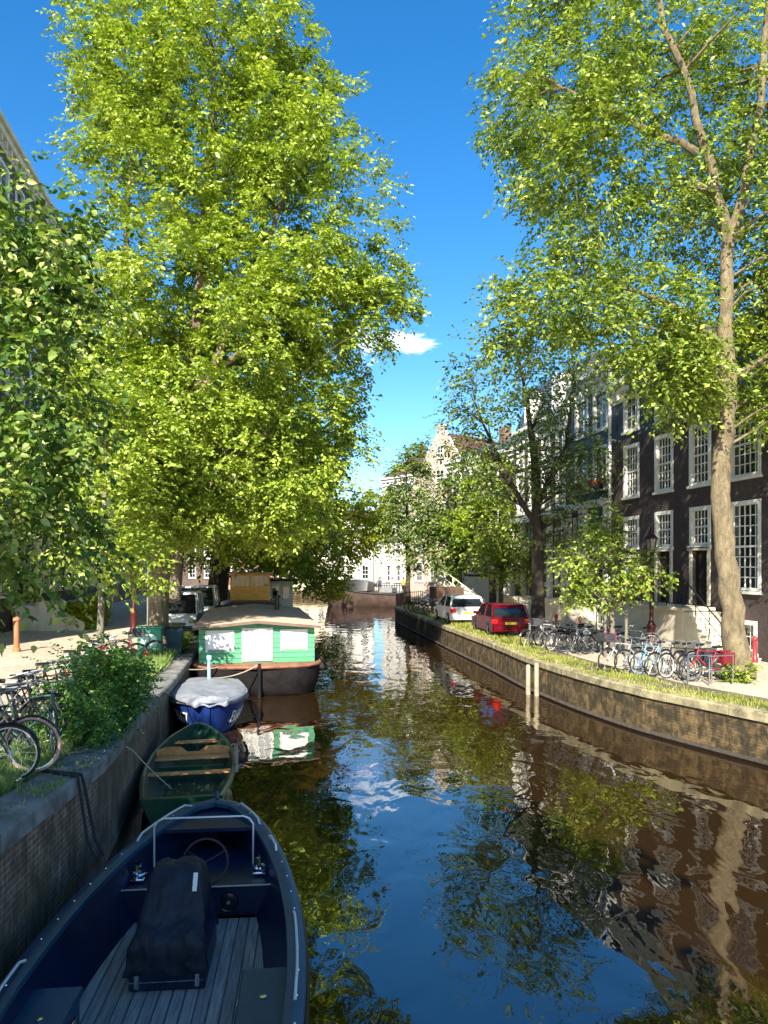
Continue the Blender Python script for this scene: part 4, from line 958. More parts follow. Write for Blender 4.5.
# --- blue boat with tarpaulin
def bb3(t):
    if t < .55: return .92+.10*math.sin(t/.55*math.pi/2)
    return 1.02*max(0, 1-((t-.55)/.45)**2.3)**.6
BX = (-5.35,22.9,-4.28,18.75)
bl, L3 = boat('covered_boat', 'blue boat with white hull lettering under a crumpled grey tarpaulin', *BX, bb3, lambda t: .80+.12*t, lambda t: -.2, blueboat, blueboat, tarp, rake=.55, gw=.07, gr=.035, th=.04, pw=.36)
tp = MB(); rings = []
for i in range(23):
    t = .02+.93*i/22; b_ = bb3(t)+.05; ring = []
    for j in range(25):
        u = -1+2*j/24; z = .80+.12*t+.04+.16*(1-u*u)*math.sin(min(1,t*1.2+.1)*math.pi*.9)**.7
        z += .022*math.sin(u*4+t*7)+.016*math.sin(u*7-t*11+1)+.006*math.sin(u*15+t*9)
        if abs(u) > .93: z = .76+.12*t-.03-.04*abs(math.sin(t*13+u))
        ring.append((u*b_, L3*t+.03*math.sin(u*9), z))
    rings.append(ring)
lastz = .87
rings.append([(x*.8, L3*.985+.05, lastz-.05-.035*math.sin(j*.55+1)) for j, (x, y, z) in enumerate(rings[-1])])
tp.loft(rings, caps=False, closed=False); tpo = tp.build('tarpaulin', tarp, bl, True); wrinkle(tpo, .10, .30); wrinkle(tpo, .05, .11); ms = tpo.modifiers.new('solid', 'SOLIDIFY'); ms.thickness = .015
def hull_text(txt, s_, t0, root, L_, bf, size, z):
    t1 = t0+.12; me = text_mesh(txt, size, .006, white)
    o = link('registration_letters', me, root)
    bx0, bx1 = s_*bf(t0), s_*bf(t0+.2); y0_, y1_ = L_*t0, L_*(t0+.2)
    return o, bx0, bx1, y0_, y1_
# lettering is wrapped on the flared hull side: map each text vertex onto the hull surface
def hull_letters(txt, s_, tc, root, L_, bf, sf, kf, size, zc, rake=.55, pw=.5):
    me = text_mesh(txt, size, .0, white); 
    import bmesh
    bm = bmesh.new(); bm.from_mesh(me); bmesh.ops.subdivide_edges(bm, edges=bm.edges, cuts=1); bm.to_mesh(me); bm.free()
    for v in me.vertices:
        a, zz = v.co.x, v.co.y-size*.35
        t = tc+s_*a/L_
        z = zc+zz; k, s2_ = kf(t), sf(t); tau = ((z-k)/(s2_-k))**(1/1.15)
        b_ = bf(t)*tau**pw+.02; v.co = (s_*b_*1.0, L_*t-rake*(1-tau)*t**4+.01, z)
    o = link('registration_letters', me, root)
    mo = o.modifiers.new('solid', 'SOLIDIFY'); mo.thickness = .006; mo.offset = 0
    return o
# boat local +Y is the bow, so seen from the bow its starboard side (+x) faces the quay
hull_letters('B667', -1, .80, bl, L3, bb3, lambda t: .80+.12*t, lambda t: -.2, .45, .43, .55, .36)
hull_letters('B667', 1, .80, bl, L3, bb3, lambda t: .80+.12*t, lambda t: -.2, .45, .43, .55, .36)
ps = MB(); ps.tube([(-.05,L3*.25,.9),(-.05,L3*.25,1.62)], .05, 8); ps.bbox(-.12,.02,L3*.25-.07,L3*.25+.07,1.55,1.7,.02); ps.build('bollard_post', M('pale_blue_paint', (.25,.42,.55), .5), bl, True)
# --- houseboat
HX, HY, HR = -4.28, 25.7, math.atan2(.18,1)
hb = thing('houseboat', 'green boarded houseboat with brown felt roof and white double doors', 'houseboat', (HX,HY,0), HR)
W2, HL = 2.02, 11.5
def hsec(y, wsc, z0, z1, bulge): return [(-W2*wsc,y,z1),(-W2*wsc*bulge,y,z0),(W2*wsc*bulge,y,z0),(W2*wsc,y,z1)]
hh = MB(); rings = []
for (y, wsc, z0) in ((-1.0,.50,.35),(-.85,.80,.05),(-.45,.97,-.15),(.0,1.04,-.3),(2,1.07,-.3),(8,1.07,-.3),(11,1.0,-.3),(12.4,.8,-.1),(13.2,.45,.25)):
    rings.append([(-W2*wsc,y,.95),(-W2*wsc*1.0,y,.55),(-W2*wsc*.86,y,z0),(0,y,z0-.05),(W2*wsc*.86,y,z0),(W2*wsc*1.0,y,.55),(W2*wsc,y,.95)])
hh.loft(rings, caps=True); ho = hh.build('hull', hb_hull, hb, True)
bd = MB(); prev = None
for s_ in (-1, 1): bd.tube([(s_*W2*w_*1.01,y,.97) for (y,w_) in ((-1.0,.5),(-.85,.80),(-.45,.97),(0,1.04),(2,1.07),(8,1.07),(11,1.0),(12.4,.8),(13.2,.45))], .05, 6)
bd.tube([(-W2*.5,-1.0,.97),(0,-1.1,.97),(W2*.5,-1.0,.97)], .05, 6); bd.build('rubbing_strake', rust, hb, True)
dk = MB(); dk.loft([[(x,y,z) for (x,y) in ((-W2*.5,-1.0),(-W2*.8,-.85),(-W2*.97,-.45),(-W2*1.04,0),(-W2*1.07,2),(-W2*1.07,8),(-W2,11),(-W2*.8,12.4),(W2*.8,12.4),(W2,11),(W2*1.07,8),(W2*1.07,2),(W2*1.04,0),(W2*.97,-.45),(W2*.8,-.85),(W2*.5,-1.0))] for z in (.955,.99)]); dk.build('deck', rust, hb)
EH, RH = 2.22, 2.42
wl = MB(); wl.box(-1.93,1.93,.0,.1,.991,EH-.02); wl.prism([(-1.93,EH-.019),(1.93,EH-.019),(0,RH-.06)], .0, .1); wl.box(-1.93,1.93,10.6,10.7,.991,EH-.02); wl.box(-1.93,-1.83,.101,10.59,.991,EH-.02); wl.box(1.83,1.93,.101,10.59,.991,EH-.02)
wl.build('wall', hb_green, hb)
rf = MB(); rf.loft([[(-2.12,y,EH-.04),(-2.12,y,EH+.03),(0,y,RH+.03),(2.12,y,EH+.03),(2.12,y,EH-.04),(0,y,RH-.045)] for y in (-.28,10.9)]); rfo = rf.build('roof', hb_roof, hb)
fb = MB(); fb.loft([[(-2.12,y,EH-.07),(-2.12,y,EH+.025),(0,y,RH+.025),(2.12,y,EH+.025),(2.12,y,EH-.07),(0,y,RH-.075)] for y in (-.32,-.281)]); fb.build('fascia', M('brown_trim', (.16,.10,.07), .7), rfo)
for (u0, u1) in ((-1.68,-.80),(.80,1.66)):
    add_window(hb, u0, u1, 1.42, 2.08, 1, 1, curtain, white, -.06, .05, .03, False).location.y = -.01
for (u0, u1) in ((-.52,0.0),(.0,.52)):
    d_ = MB(); x0, x1 = u0, u1; d_.box(x0+.004,x0+.09,-.05,-.005,1.06,2.18); d_.box(x1-.09,x1-.004,-.05,-.005,1.06,2.18)
    for z in (1.06,1.36,1.74,2.10): d_.box(x0+.09,x1-.09,-.05,-.005,z,z+(.12 if z < 1.1 else .07))
    d_.box((x0+x1)/2-.02,(x0+x1)/2+.02,-.045,-.008,1.18,2.10); do = d_.build('door', white, hb)
    MB().add([(x0+.08,-.02,1.1),(x1-.08,-.02,1.1),(x1-.08,-.02,2.12),(x0+.08,-.02,2.12)], [(0,1,2,3)]).build('pane', paleglass2, do)
for y in (2.0,5,8):
    for s_ in (-1,1): 
        w_ = add_window(hb, 0, 1.3, 1.4, 2.0, 2, 1, glass, white, -.02, .06, .03, False); w_.location = (s_*1.945, y if s_ > 0 else y+1.3, 1.4); w_.rotation_euler = (0,0,R(90*s_))
cm_ = MB(); cm_.lathe([(.10,0),(.10,.5),(.16,.52),(.16,.6),(.001,.66)], (.9,6.5,2.4), 10); cm_.build('stove_pipe', black, rfo)
sp_ = MB(); sp_.tube([(0.05,-1.15,.0),(.05,-1.15,1.12)], .05, 8); sp_.build('rudder_post', black, hb)
# dark dinghy lying upside down on the roof's far end
# --- wooden wheelhouse boat behind
wh = thing('wheelhouse_boat', 'old motor barge with an orange varnished wheelhouse moored behind the green houseboat', 'boat', (-6.75,38.4,0), HR)
h2 = MB(); rings = []
for (y, w_, z1) in ((0,.6,1.9),(.5,1.5,1.75),(1.5,1.9,1.6),(5,2.0,1.5),(10,1.9,1.6),(13,1.2,1.9),(14,.1,2.2)):
    rings.append([(-w_,y,z1),(-w_*.98,y,.5),(-w_*.6,y,-.3),(w_*.6,y,-.3),(w_*.98,y,.5),(w_,y,z1)])
h2.loft(rings); h2.build('hull', hb_hull, wh, True)
r2 = MB(); r2.loft([[(-1.7,y,1.7),(-1.65,y,2.15),(-.9,y,2.42),(.9,y,2.42),(1.65,y,2.15),(1.7,y,1.7)] for y in (.9,6.4)]); r2.build('cabin', black, wh, True)
c2 = MB(); c2.box(-1.05,1.05,2.5,2.58,2.3,3.15); c2.box(-1.05,-.97,2.581,4.6,2.3,3.8); c2.box(.97,1.05,2.581,4.6,2.3,3.8); c2.box(-1.05,1.05,4.601,4.66,2.3,3.8)
for x in (-1.05,-.04,.97): c2.box(x,x+.08,2.499,2.581,3.151,3.72)
c2.box(-1.05,1.05,2.498,2.582,3.721,3.83); w3 = c2.build('wheelhouse', orangewood, wh)
MB().add([(-.97,2.55,3.15),(.97,2.55,3.15),(.97,2.55,3.72),(-.97,2.55,3.72)], [(0,1,2,3)]).build('windscreen', paleglass, w3)
MB().bbox(-1.2,1.2,2.35,4.8,3.831,3.92,.03).build('wheelhouse_roof', hb_roof, w3)
# white cabin boat to its right further on
wc = thing('cabin_cruiser', 'small boat with a white slatted cabin just right of the orange wheelhouse', 'boat', (-6.3,46.5,0), HR)
h3 = MB(); h3.loft([[(-w_,y,1.2),(-w_*.8,y,-.2),(w_*.8,y,-.2),(w_,y,1.2)] for (y,w_) in ((0,.9),(1,1.15),(5,1.15),(7,.1))]); h3.build('hull', hb_hull, wc, True)
c3 = MB(); c3.bbox(-.75,.75,.4,3.4,1.2,3.3,.05); c3.build('cabin', white, wc); 
for u in (-.55,.1): add_window(wc, u, u+.45, 2.2, 3.0, 1, 1, glass, white, -.02, .04, .02, False).location.y = .36
MB().bbox(-.95,.95,.1,3.7,3.301,3.42,.04).build('cabin_roof', slateblue, wc)
# --- barge at the bend
bg_ = thing('barge', 'old brown-hulled barge with a dark covered foredeck moored across the canal bend', 'barge', (1.7,79.5,0), R(76))
def bbf(t): return 2.1*max(.0, 1-max(0,(t-.6)/.4)**2)**.55
h4 = MB(); rings = []
for i in range(17):
    t = i/16; b_ = max(.04, bbf(t)); z1 = 1.35+1.15*t**2.2; y = 8.4*t
    rings.append([(-b_,y,z1),(-b_*1.02,y-.1*t,z1*.6),(-b_*.85,y-.5*t,.0),(-b_*.6,y-.9*t,-.3),(b_*.6,y-.9*t,-.3),(b_*.85,y-.5*t,.0),(b_*1.02,y-.1*t,z1*.6),(b_,y,z1)])
h4.loft(rings); h4.build('hull', M('weathered_brown_hull', (.06,.034,.025), .75, .5, 1.2, bmp=.3), bg_, True)
for s_ in (-1, 1): kb = MB(); kb.tube([(s_*(max(.04,bbf(i/16))+.03), 8.4*i/16, 1.28+1.15*(i/16)**2.2) for i in range(17)], .07, 6); kb.build('rubbing_strake', black, bg_, True)
t4 = MB(); t4.loft([[(-1.5*k_,y,1.6),(-1.1*k_,y,1.9+.9*q),(1.1*k_,y,1.9+.9*q),(1.5*k_,y,1.6)] for (y,k_,q) in ((3.2,1,.7),(4.6,1,1),(6.2,.8,.9),(7.6,.4,.5))]); t4.build('deck_cover', black, bg_, True)
fn = MB(); fn.lathe([(.001,-.4),(.22,-.3),(.28,0),(.22,.3),(.001,.4)], (1.15,7.2,1.9), 10); fn.build('fender', white, bg_, True)
w4 = MB(); w4.bbox(-1.1,1.1,.6,2.0,1.4,1.95,.05); w4.build('deckhouse', dullsteel, bg_)
# ------------------------------------------------------------------ ropes, mooring posts
def rope(label, pts, r=.014, mat=None, sag=.15, name='mooring_rope', group=None):
    P_ = []
    for a, b in zip(pts, pts[1:]):
        a, b = Vector(a), Vector(b)
        for k in range(8): t = k/8; p = a.lerp(b, t); p.z -= sag*4*t*(1-t)*min(1,(b-a).length/2); P_.append(p)
    P_.append(Vector(pts[-1])); m_ = MB(); m_.tube(P_, r, 6); tag(m_.build(name, mat or rope_m, None, True), label, 'rope', group)
z_ = lz(9.2)
rope('black mooring rope looped over the coping down to the navy motorboat', [(-4.6,9.9,z_-.05+.02),(-3.72,9.35,z_+.05),(-3.66,9.3,z_-.1),(-3.5,9.2,1.0),(-3.38,9.15,.80)], .022, sag=0)
rope('second black mooring rope beside the looped one', [(-4.5,9.8,z_+.0),(-3.74,9.28,z_+.05),(-3.69,9.22,z_-.1),(-3.55,9.1,1.0),(-3.4,9.0,.80)], .018, sag=0)
rope('black rope from the shrub to the blue covered boat', [(-6.0,17.6,1.3),(-5.15,17.8,1.32),(-5.05,18.0,1.2),(-4.9,19.6,.82)], .018)
rope('pale rope from the green houseboat bow to the quay', [(-6.6,22.9,1.25),(-5.3,24.6,1.0)], .022, palerope, .1)
rope('long pale rope slung in front of the houseboat hull', [(-5.4,22.6,.95),(-4.1,24.5,1.05)], .02, palerope, .15)
rope('thin pale rope along the quay wall to the green rowboat', [(-4.5,12.6,1.45),(-4.2,12.7,1.2),(-3.6,12.9,.5)], .010, palerope, .05)
for (x, y, h, lab, g_) in ((4.80,25.3,.98,'pale mooring pile standing left in the pair at the right quay wall','mooring piles at the right quay'),(5.02,25.0,1.08,'pale mooring pile standing right in the pair at the right quay wall','mooring piles at the right quay')):
    m_ = MB(); m_.lathe([(.09,-.6),(.08,.2),(.075,h-.05),(.055,h),(.001,h+.01)], (0,0,0), 10); o = m_.build('mooring_pile', paintwood, None, True); o.location = (x,y,0); tag(o, lab, 'mooring pile', g_)
m_ = MB(); P_ = [p for p in offs(RQs, .09) if 12 < p[1] < 57]; m_.tube([(p[0],p[1],.06) for p in P_], .07, 4); tag(m_.build('timber_waling', bark_dark), 'dark timber waling running at the waterline of the right quay wall', 'timber rail')
# ------------------------------------------------------------------ vehicles
def shell(outline, wfun, r=.06, ns=(-1,-.93,-.5,0,.5,.93,1)):
    cy = sum(p[0] for p in outline)/len(outline); cz = sum(p[1] for p in outline)/len(outline); rings = []
    for s_ in ns:
        k = r if abs(s_) == 1 else (r*.15 if abs(s_) > .9 else 0)
        ring = []
        for (y, z) in outline:
            d_ = Vector((cy-y, cz-z)); d_ = d_.normalized()*k if d_.length > 0 else d_
            ring.append((s_*wfun(z), y+d_.x, z+d_.y))
        rings.append(ring)
    m_ = MB(); m_.loft(rings); return m_
def car(label, loc, rz, paint, L_=4.0, Wd=1.72, Ht=1.45, kind='hatch', cat='car', plate=(.75,.55,.05), face='rear', name='parked_car'):
    root = thing(name, label, cat, loc, rz); hw = Wd/2; gl = .34
    belt = Ht*.62
    if kind == 'van': belt = Ht*.52
    tum = lambda z: hw*(1-.16*max(0,(z-belt))/(Ht-belt))
    low = [(0.02,.38),(0,.55),(.03,belt-.12),(.06,belt),(L_*.70,belt+.01),(L_*.86,belt-.10),(L_*.97,belt-.28),(L_,.50),(L_-.03,.28),(.05,.26)]
    if kind == 'van': low = [(0.02,.38),(0,.6),(.02,belt),(L_*.80,belt+.02),(L_*.93,belt-.12),(L_*.985,belt-.30),(L_,.50),(L_-.03,.26),(.05,.26)]
    body = shell(low, lambda z: hw*(1-.05*max(0,.5-z)), .07).build('body', paint, root, True)
    if kind == 'van': cab = [(.03,belt-.05),(.06,Ht-.12),(.18,Ht-.03),(L_*.58,Ht-.03),(L_*.82,belt-.02)]
    else: cab = [(.10,belt-.05),(.32,Ht-.16),(.50,Ht-.05),(L_*.45,Ht-.03),(L_*.55,Ht-.12),(L_*.73,belt-.04)]
    shell(cab, lambda z: tum(z)-.02, .03).build('windows', glass, body, True)
    rf = MB()
    top = [(p[0],p[1]) for p in cab[1:-1]]
    rfo = [(top[0][0]-.03,top[0][1]-.0)]+[(y,z+.035) for y,z in top]+[(top[-1][0]+.06,top[-1][1]-.05)]+[(y,z-.03) for y,z in top[::-1]]
    shell(rfo, lambda z: tum(z)+.0, .02).build('roof', paint, body, True)
    pillars = [(cab[0][0],cab[1][0]+.0),( L_*.36,L_*.36),(cab[-1][0],cab[-2][0])] if kind == 'hatch' else [(cab[0][0],cab[1][0]),(L_*.3,L_*.3),(L_*.56,L_*.56),(cab[-1][0],cab[-2][0])]
    for s_ in (-1,1):
        for (ya, yb) in pillars:
            pl = MB(); pl.tube([(s_*(hw-.01),ya,belt-.03),(s_*(tum(Ht)),yb,Ht-.06)], .05 if ya in (cab[0][0],) else .035, 6); pl.build('pillar', paint, body, True)
    if kind == 'van': MB().bbox(-hw*.9,hw*.9,-.0,.06,belt,Ht-.1,.02).build('rear_door', paint, body)
    for s_ in (-1,1):
        for y in (.72, L_-.78):
            wv = MB(); prof = [(.01,-.10),(.20,-.10),(.30,-.10),(.32,-.07),(.32,.07),(.30,.10),(.01,.10)]
            wv.lathe(prof, (0,0,0), 22); t_ = wv.build('wheel', rubber, root, True); t_.rotation_euler = (0,R(90),0); t_.location = (s_*(hw-.085),y,.32)
            rm_ = MB(); rm_.lathe([(.001,.112),(.05,.115),(.07,.105),(.19,.112),(.215,.102),(.001,.101)], (0,0,0), 18); rm_.lathe([(.001,-.112),(.05,-.115),(.07,-.105),(.19,-.112),(.215,-.102),(.001,-.101)], (0,0,0), 18); rm_.build('rim', steel, t_, True)
            ar = MB(); ar.torus((s_*(hw-.03),y,.32), .37, .035, 'x', 18, 6, 0, math.pi); ar.build('wheel_arch', black, body, True)
    lp = MB(); 
    for s_ in (-1,1): lp.bbox(min(s_*hw*.72,s_*(hw-.0)), max(s_*hw*.72,s_*(hw-.0)), -.025, .16, belt-.32, belt-.05, .03)
    for nm, mt, sub in (('tail_light', M('tail_light_red', (.5,.01,.01), .2), -1), ('tail_light', bpy.data.materials['tail_light_red'], 1)):
        q = MB(); a, b_ = sorted((sub*hw*.70, sub*(hw+.008))); q.bbox(a, b_, -.028, .18, belt-.30, belt-.08, .03); q.build(nm, mt, body, True)
    for sub in (-1, 1):
        q = MB(); a, b_ = sorted((sub*hw*.62, sub*(hw-.01))); q.bbox(a, b_, L_-.28, L_+.0, .60, .76, .03); q.build('headlight', chrome, body, True)
        q = MB(); a, b_ = sorted((sub*(hw-.02), sub*(hw+.16))); q.bbox(a, b_, L_*.70, L_*.70+.1, belt-.0, belt+.14, .02); q.build('mirror', paint, body, True)
    for (a, b_) in ((-.06,.1),(L_-.1,L_+.05)): MB().bbox(-hw+.05,hw-.05,a,b_,.28,.48,.03).build('bumper', paint if kind == 'hatch' else black, body, True)
    for y in (-.066, L_+.052):
        MB().box(-.26,.26,y,y+.006,.53 if y < 0 else .38,.64 if y < 0 else .49).build('number_plate', bpy.data.materials.get('plate_yellow') or M('plate_yellow', plate, .4, .05), body).location = (0, 0 if y > 0 else .04, .06 if y < 0 else 0)
    gr = MB(); gr.box(-hw*.5,hw*.5,L_-.001,L_+.012,.52,.62); gr.build('grille', black, body)
    wp = MB(); wp.tube([(-.02,.12,belt+.03),(.3,.20,belt+.14)], .012, 5); wp.build('wiper', black, body)
    return root
silver = M('white_car_paint', (.62,.63,.64), .2, .03); redcar = M('red_car_paint', (.10,.002,.007), .18, .05); vanw = M('white_van_paint', (.55,.57,.58), .3, .05)
QR = math.atan2(.145,1)
car('red hatchback parked on the right quay, behind the white car', (5.55,33.2,1.1), QR, redcar, 3.7, 1.66, 1.48)
car('white crossover car parked on the right quay before the red one', (4.45,40.4,1.1), QR, silver, 4.4, 1.84, 1.56)
car('small white van parked on the left quay behind the sunlit trunk', (-9.5,36.4,1.2), QR+math.pi, vanw, 3.9, 1.7, 1.85, 'van', 'van', name='parked_van')
car('second white van parked behind the small one on the left quay', (-10.05,42.0,1.2), QR+math.pi, vanw, 4.6, 1.9, 2.0, 'van', 'van', name='parked_van')
# ------------------------------------------------------------------ bicycles
_bm = {}
def bm(key, fn):
    if key not in _bm: _bm[key] = fn()
    return _bm[key]
def bicycle(label, x, y, z, rz, frame, lean=.06, steer=0, seatm=None, crate=None, rimm=None, bag=None, group=None, tyre=None, name='bicycle'):
    root = thing(name, label, 'bicycle', (x,y,z), rz, group); root.rotation_euler = (lean, 0, rz)
    rm_ = rimm or steel; ty = tyre or rubber
    def mk_t(): m_ = MB(); m_.torus((0,0,0), .335, .019, 'y', 30, 6); return m_.mesh('wheel', ty, True)
    def mk_r():
        m_ = MB(); m_.torus((0,0,0), .312, .011, 'y', 30, 5); m_.tube([(0,-.05,0),(0,.05,0)], .022, 8)
        for k in range(18):
            a = 2*math.pi*k/18; m_.tube([(0,.03*(-1)**k,0),(.31*math.cos(a),0,.31*math.sin(a))], .0022, 3, False)
        return m_.mesh('rim', rm_, False)
    def wheel(xw, par, zz=.355):
        o = link('wheel', bm(('t',ty.name), mk_t), par, (xw,0,zz)); link('rim', bm(('r',rm_.name), mk_r), o); return o
    wheel(-.52, root)
    def mk_f():
        m_ = MB(); bbk = (-.08,0,.30); st = (-.24,0,.80); hd0 = (.33,0,.86); hd1 = (.37,0,.70)
        m_.tube([bbk, st], .016, 6); m_.tube([st, hd0], .015, 6); m_.tube([bbk, hd1], .018, 6); m_.tube([hd0, hd1], .022, 6)
        for s_ in (-.05,.05): m_.tube([bbk,(-.52,s_,.355)], .010, 5); m_.tube([(-.23,0,.72),(-.52,s_,.355)], .009, 5)
        return m_.mesh('frame', frame, True)
    link('frame', bm(('f',frame.name), mk_f), root)
    fk = thing_part('fork', bm(('fk',frame.name), lambda: _fork(frame)), root, (.35,0,.78)); fk.rotation_euler = (0,0,steer)
    w_ = wheel(.20, fk, -.425)
    link('handlebar', bm('hb', _bars), fk)
    link('front_mudguard', bm(('mg',), lambda: MB().torus((0,0,0), .362, .016, 'y', 16, 4, R(20), R(160)).mesh('mudguard', black, True)), fk, (.20,0,-.425))
    link('rear_mudguard', bm(('mg',), None), root, (-.52,0,.355))
    link('saddle', bm(('s',(seatm or black).name), lambda: _saddle(seatm or black)), root, (-.27,0,.93))
    link('luggage_rack', bm('rk', _rack), root)
    ck = link('crank', bm('ck', _crank), root, (-.08,0,.30)); ck.rotation_euler = (0, random.uniform(0,3), 0)
    if crate:
        c_ = MB(); c_.bbox(-.18,.18,-.24,.24,0,.03,.008)
        for (a,b,c2,d_) in ((-.18,-.165,-.24,.24),(.165,.18,-.24,.24),(-.165,.165,-.24,-.225),(-.165,.165,.225,.24)):
            for q in range(4): c_.box(a,b,c2,d_,.03+q*.055,.03+q*.055+.04)
            c_.box(a,b,c2+.001,d_-.001,.02,.24) if q < 0 else None
        link('crate', c_.mesh('crate', crate), fk, (.26,0,.14))
    if bag:
        b_ = MB()
        for s_ in (-1,1):
            b_.loft([[(-.68+i,s_*(.07+.0),z_) for i in (0.0,.34) for z_ in ((.48,.78) if i == 0 else (.78,.48))], [(-.70+i,s_*.19,z_) for i in (0.0,.38) for z_ in ((.44,.80) if i == 0 else (.80,.44))], [(-.68+i,s_*.23,z_) for i in (0.0,.34) for z_ in ((.48,.76) if i == 0 else (.76,.48))]])
        b_.bbox(-.68,-.34,-.08,.08,.79,.83,.01); b_.build('pannier_bag', bag, root, True)
    return root
def thing_part(n, me, par, loc): return link(n, me, par, loc)
def _fork(frame):
    m_ = MB()
    for s_ in (-.05,.05): m_.tube([(0,s_*.6,-.05),(.03,s_,-.12),(.20,s_,-.425)], .010, 5)
    m_.tube([(-.03,0,.14),(0,0,-.06)], .016, 6); return m_.mesh('fork', frame, True)
def _bars():
    m_ = MB(); m_.tube([(-.03,0,.12),(-.05,0,.26)], .012, 6)
    m_.tube([(-.22,-.29,.26),(-.05,-.27,.30),(.0,-.16,.29),(-.04,0,.26),(.0,.16,.29),(-.05,.27,.30),(-.22,.29,.26)], .011, 6)
    for s_ in (-1,1): m_.tube([(-.22,s_*.29,.26),(-.12,s_*.282,.28)], .017, 6)
    m_.lathe([(.001,0),(.035,.01),(.04,.05),(.001,.06)], (.05,0,.12), 8); return m_.mesh('handlebar', dullsteel, True)
def _saddle(mt):
    m_ = MB(); m_.loft([[(x,-w_,0),(x,-w_*.6,.04),(x,w_*.6,.04),(x,w_,0),(x,0,-.03)] for x,w_ in ((-.14,.07),(-.10,.105),(-.02,.08),(.06,.035),(.14,.02))]); m_.tube([(-.01,0,0),(.03,0,-.14)], .013, 6); return m_.mesh('saddle', mt, True)
def _rack():
    m_ = MB()
    for s_ in (-.06,.06): m_.tube([(-.30,s_,.74),(-.74,s_,.74)], .007, 4); m_.tube([(-.70,s_,.74),(-.53,s_*1.1,.36)], .006, 4)
    for x in (-.38,-.5,-.62,-.74): m_.tube([(x,-.06,.74),(x,.06,.74)], .006, 4)
    m_.bbox(-.79,-.76,-.04,.04,.66,.72,.006); return m_.mesh('luggage_rack', dullsteel)
def _crank():
    m_ = MB(); m_.torus((0,.03,0), .085, .008, 'y', 16, 4); m_.tube([(0,-.07,0),(0,.07,0)], .018, 6); m_.tube([(0,.07,0),(.15,.07,0)], .011, 5); m_.tube([(0,-.07,0),(-.15,-.07,0)], .011, 5)
    m_.bbox(.11,.19,.08,.17,-.012,.012,.005); m_.bbox(-.19,-.11,-.17,-.08,-.012,.012,.005); return m_.mesh('crank', dullsteel)
fblack, fgrey, fred = M('black_frame', (.015,.015,.017), .3), M('grey_frame', (.16,.17,.18), .35), M('red_frame', (.35,.02,.03), .3)
fblue, fwhite, fgreen = M('sky_blue_frame', (.16,.36,.52), .35), M('white_frame', (.6,.6,.6), .35), M('dark_green_frame', (.02,.07,.05), .3)
pinkbag = M('pink_bag', (.62,.03,.30), .6); whitebag = M('white_bag', (.62,.64,.66), .6); darkbag = M('dark_bag', (.03,.03,.04), .7); pinkt = M('pale_pink_tyre', (.55,.36,.32), .7, .1); cratem = M('plastic_crate', (.04,.04,.045), .6)
# left quay
g1 = 'bicycles parked on the left quay'
z = lz(9)
bicycle('black bicycle with bright steel rim nearest the viewer on the left quay', -5.05,9.15,z,R(2),fblack,.08,.05,group=g1,rimm=white)
bicycle('bicycle with a pale pink tyre just behind the nearest one', -4.98,9.55,z,R(6),fblack,.05,-.05,group=g1,tyre=pinkt)
bicycle('dark green bicycle with its front wheel turned to the coping beside the shrub', -5.05,10.7,lz(10.7),R(8),fgreen,-.08,R(-68),group=g1)
for i, (dx, y, a, fr, lab, kw) in enumerate((
    (-5.75,11.5,20,fblack,'black bicycle with a raised black saddle against the sunny street',dict()),
    (-5.9,12.1,14,fgrey,'grey bicycle with a dark pannier in the middle of the left row',dict(bag=darkbag)),
    (-6.0,13.1,28,fblack,'black bicycle leaning beside the flowering shrub',dict()),
    (-6.2,14.0,35,fred,'red bicycle with upright handlebars above the shrub',dict(crate=cratem)),
    (-6.7,15.6,40,fblack,'black bicycle between the red one and the slim young tree',dict()),
    (-7.4,18.6,20,fgrey,'grey bicycle just in front of the slim young tree',dict()),
    (-7.5,20.0,30,fwhite,'white bicycle beyond the slim young tree',dict()),
    (-7.9,21.4,10,fblack,'black bicycle beyond the white one by the red lamp post',dict()),
    (-8.0,22.8,15,fred,'dark red bicycle with a crate in front of the wheelie bin',dict(crate=cratem)),
    (-7.75,24.0,5,fgrey,'grey bicycle closest to the green mural box',dict()))):
    bicycle(lab, dx, y, lz(y), R(a), fr, random.uniform(-.1,.12), R(random.uniform(-25,25)), group=g1, **kw)
# right quay, far group
g2 = 'bicycles parked near the staked young tree'
for i, (x, y, a, fr, lab, kw) in enumerate((
    (6.0,29.6,205,fgrey,'grey bicycle nearest the red car',dict()),
    (6.35,29.1,210,fgrey,'silver-grey bicycle second from the red car',dict(crate=cratem)),
    (6.7,28.6,205,fblack,'black bicycle third from the red car',dict(rimm=white)),
    (7.0,28.0,215,fblack,'black bicycle carrying white panniers',dict(bag=whitebag)),
    (7.35,27.7,205,fwhite,'white bicycle between the white and pink panniers',dict()),
    (7.7,27.4,210,fblack,'black bicycle carrying a bright pink pannier',dict(bag=pinkbag)),
    (7.2,28.9,200,fgrey,'grey bicycle in the back row behind the white panniers',dict()),
    (6.6,30.2,195,fwhite,'white bicycle in the back row nearest the red car',dict()),
    (8.35,27.9,200,fblack,'black bicycle left of the stakes of the young tree',dict()),
    (9.1,27.4,185,fgrey,'grey bicycle standing alone right of the stakes',dict(rimm=white)))):
    bicycle(lab, x, y, 1.1, R(a), fr, random.uniform(-.12,.12), R(random.uniform(-30,30)), group=g2, **kw)
g3 = 'bicycles parked before the pale forked elm'
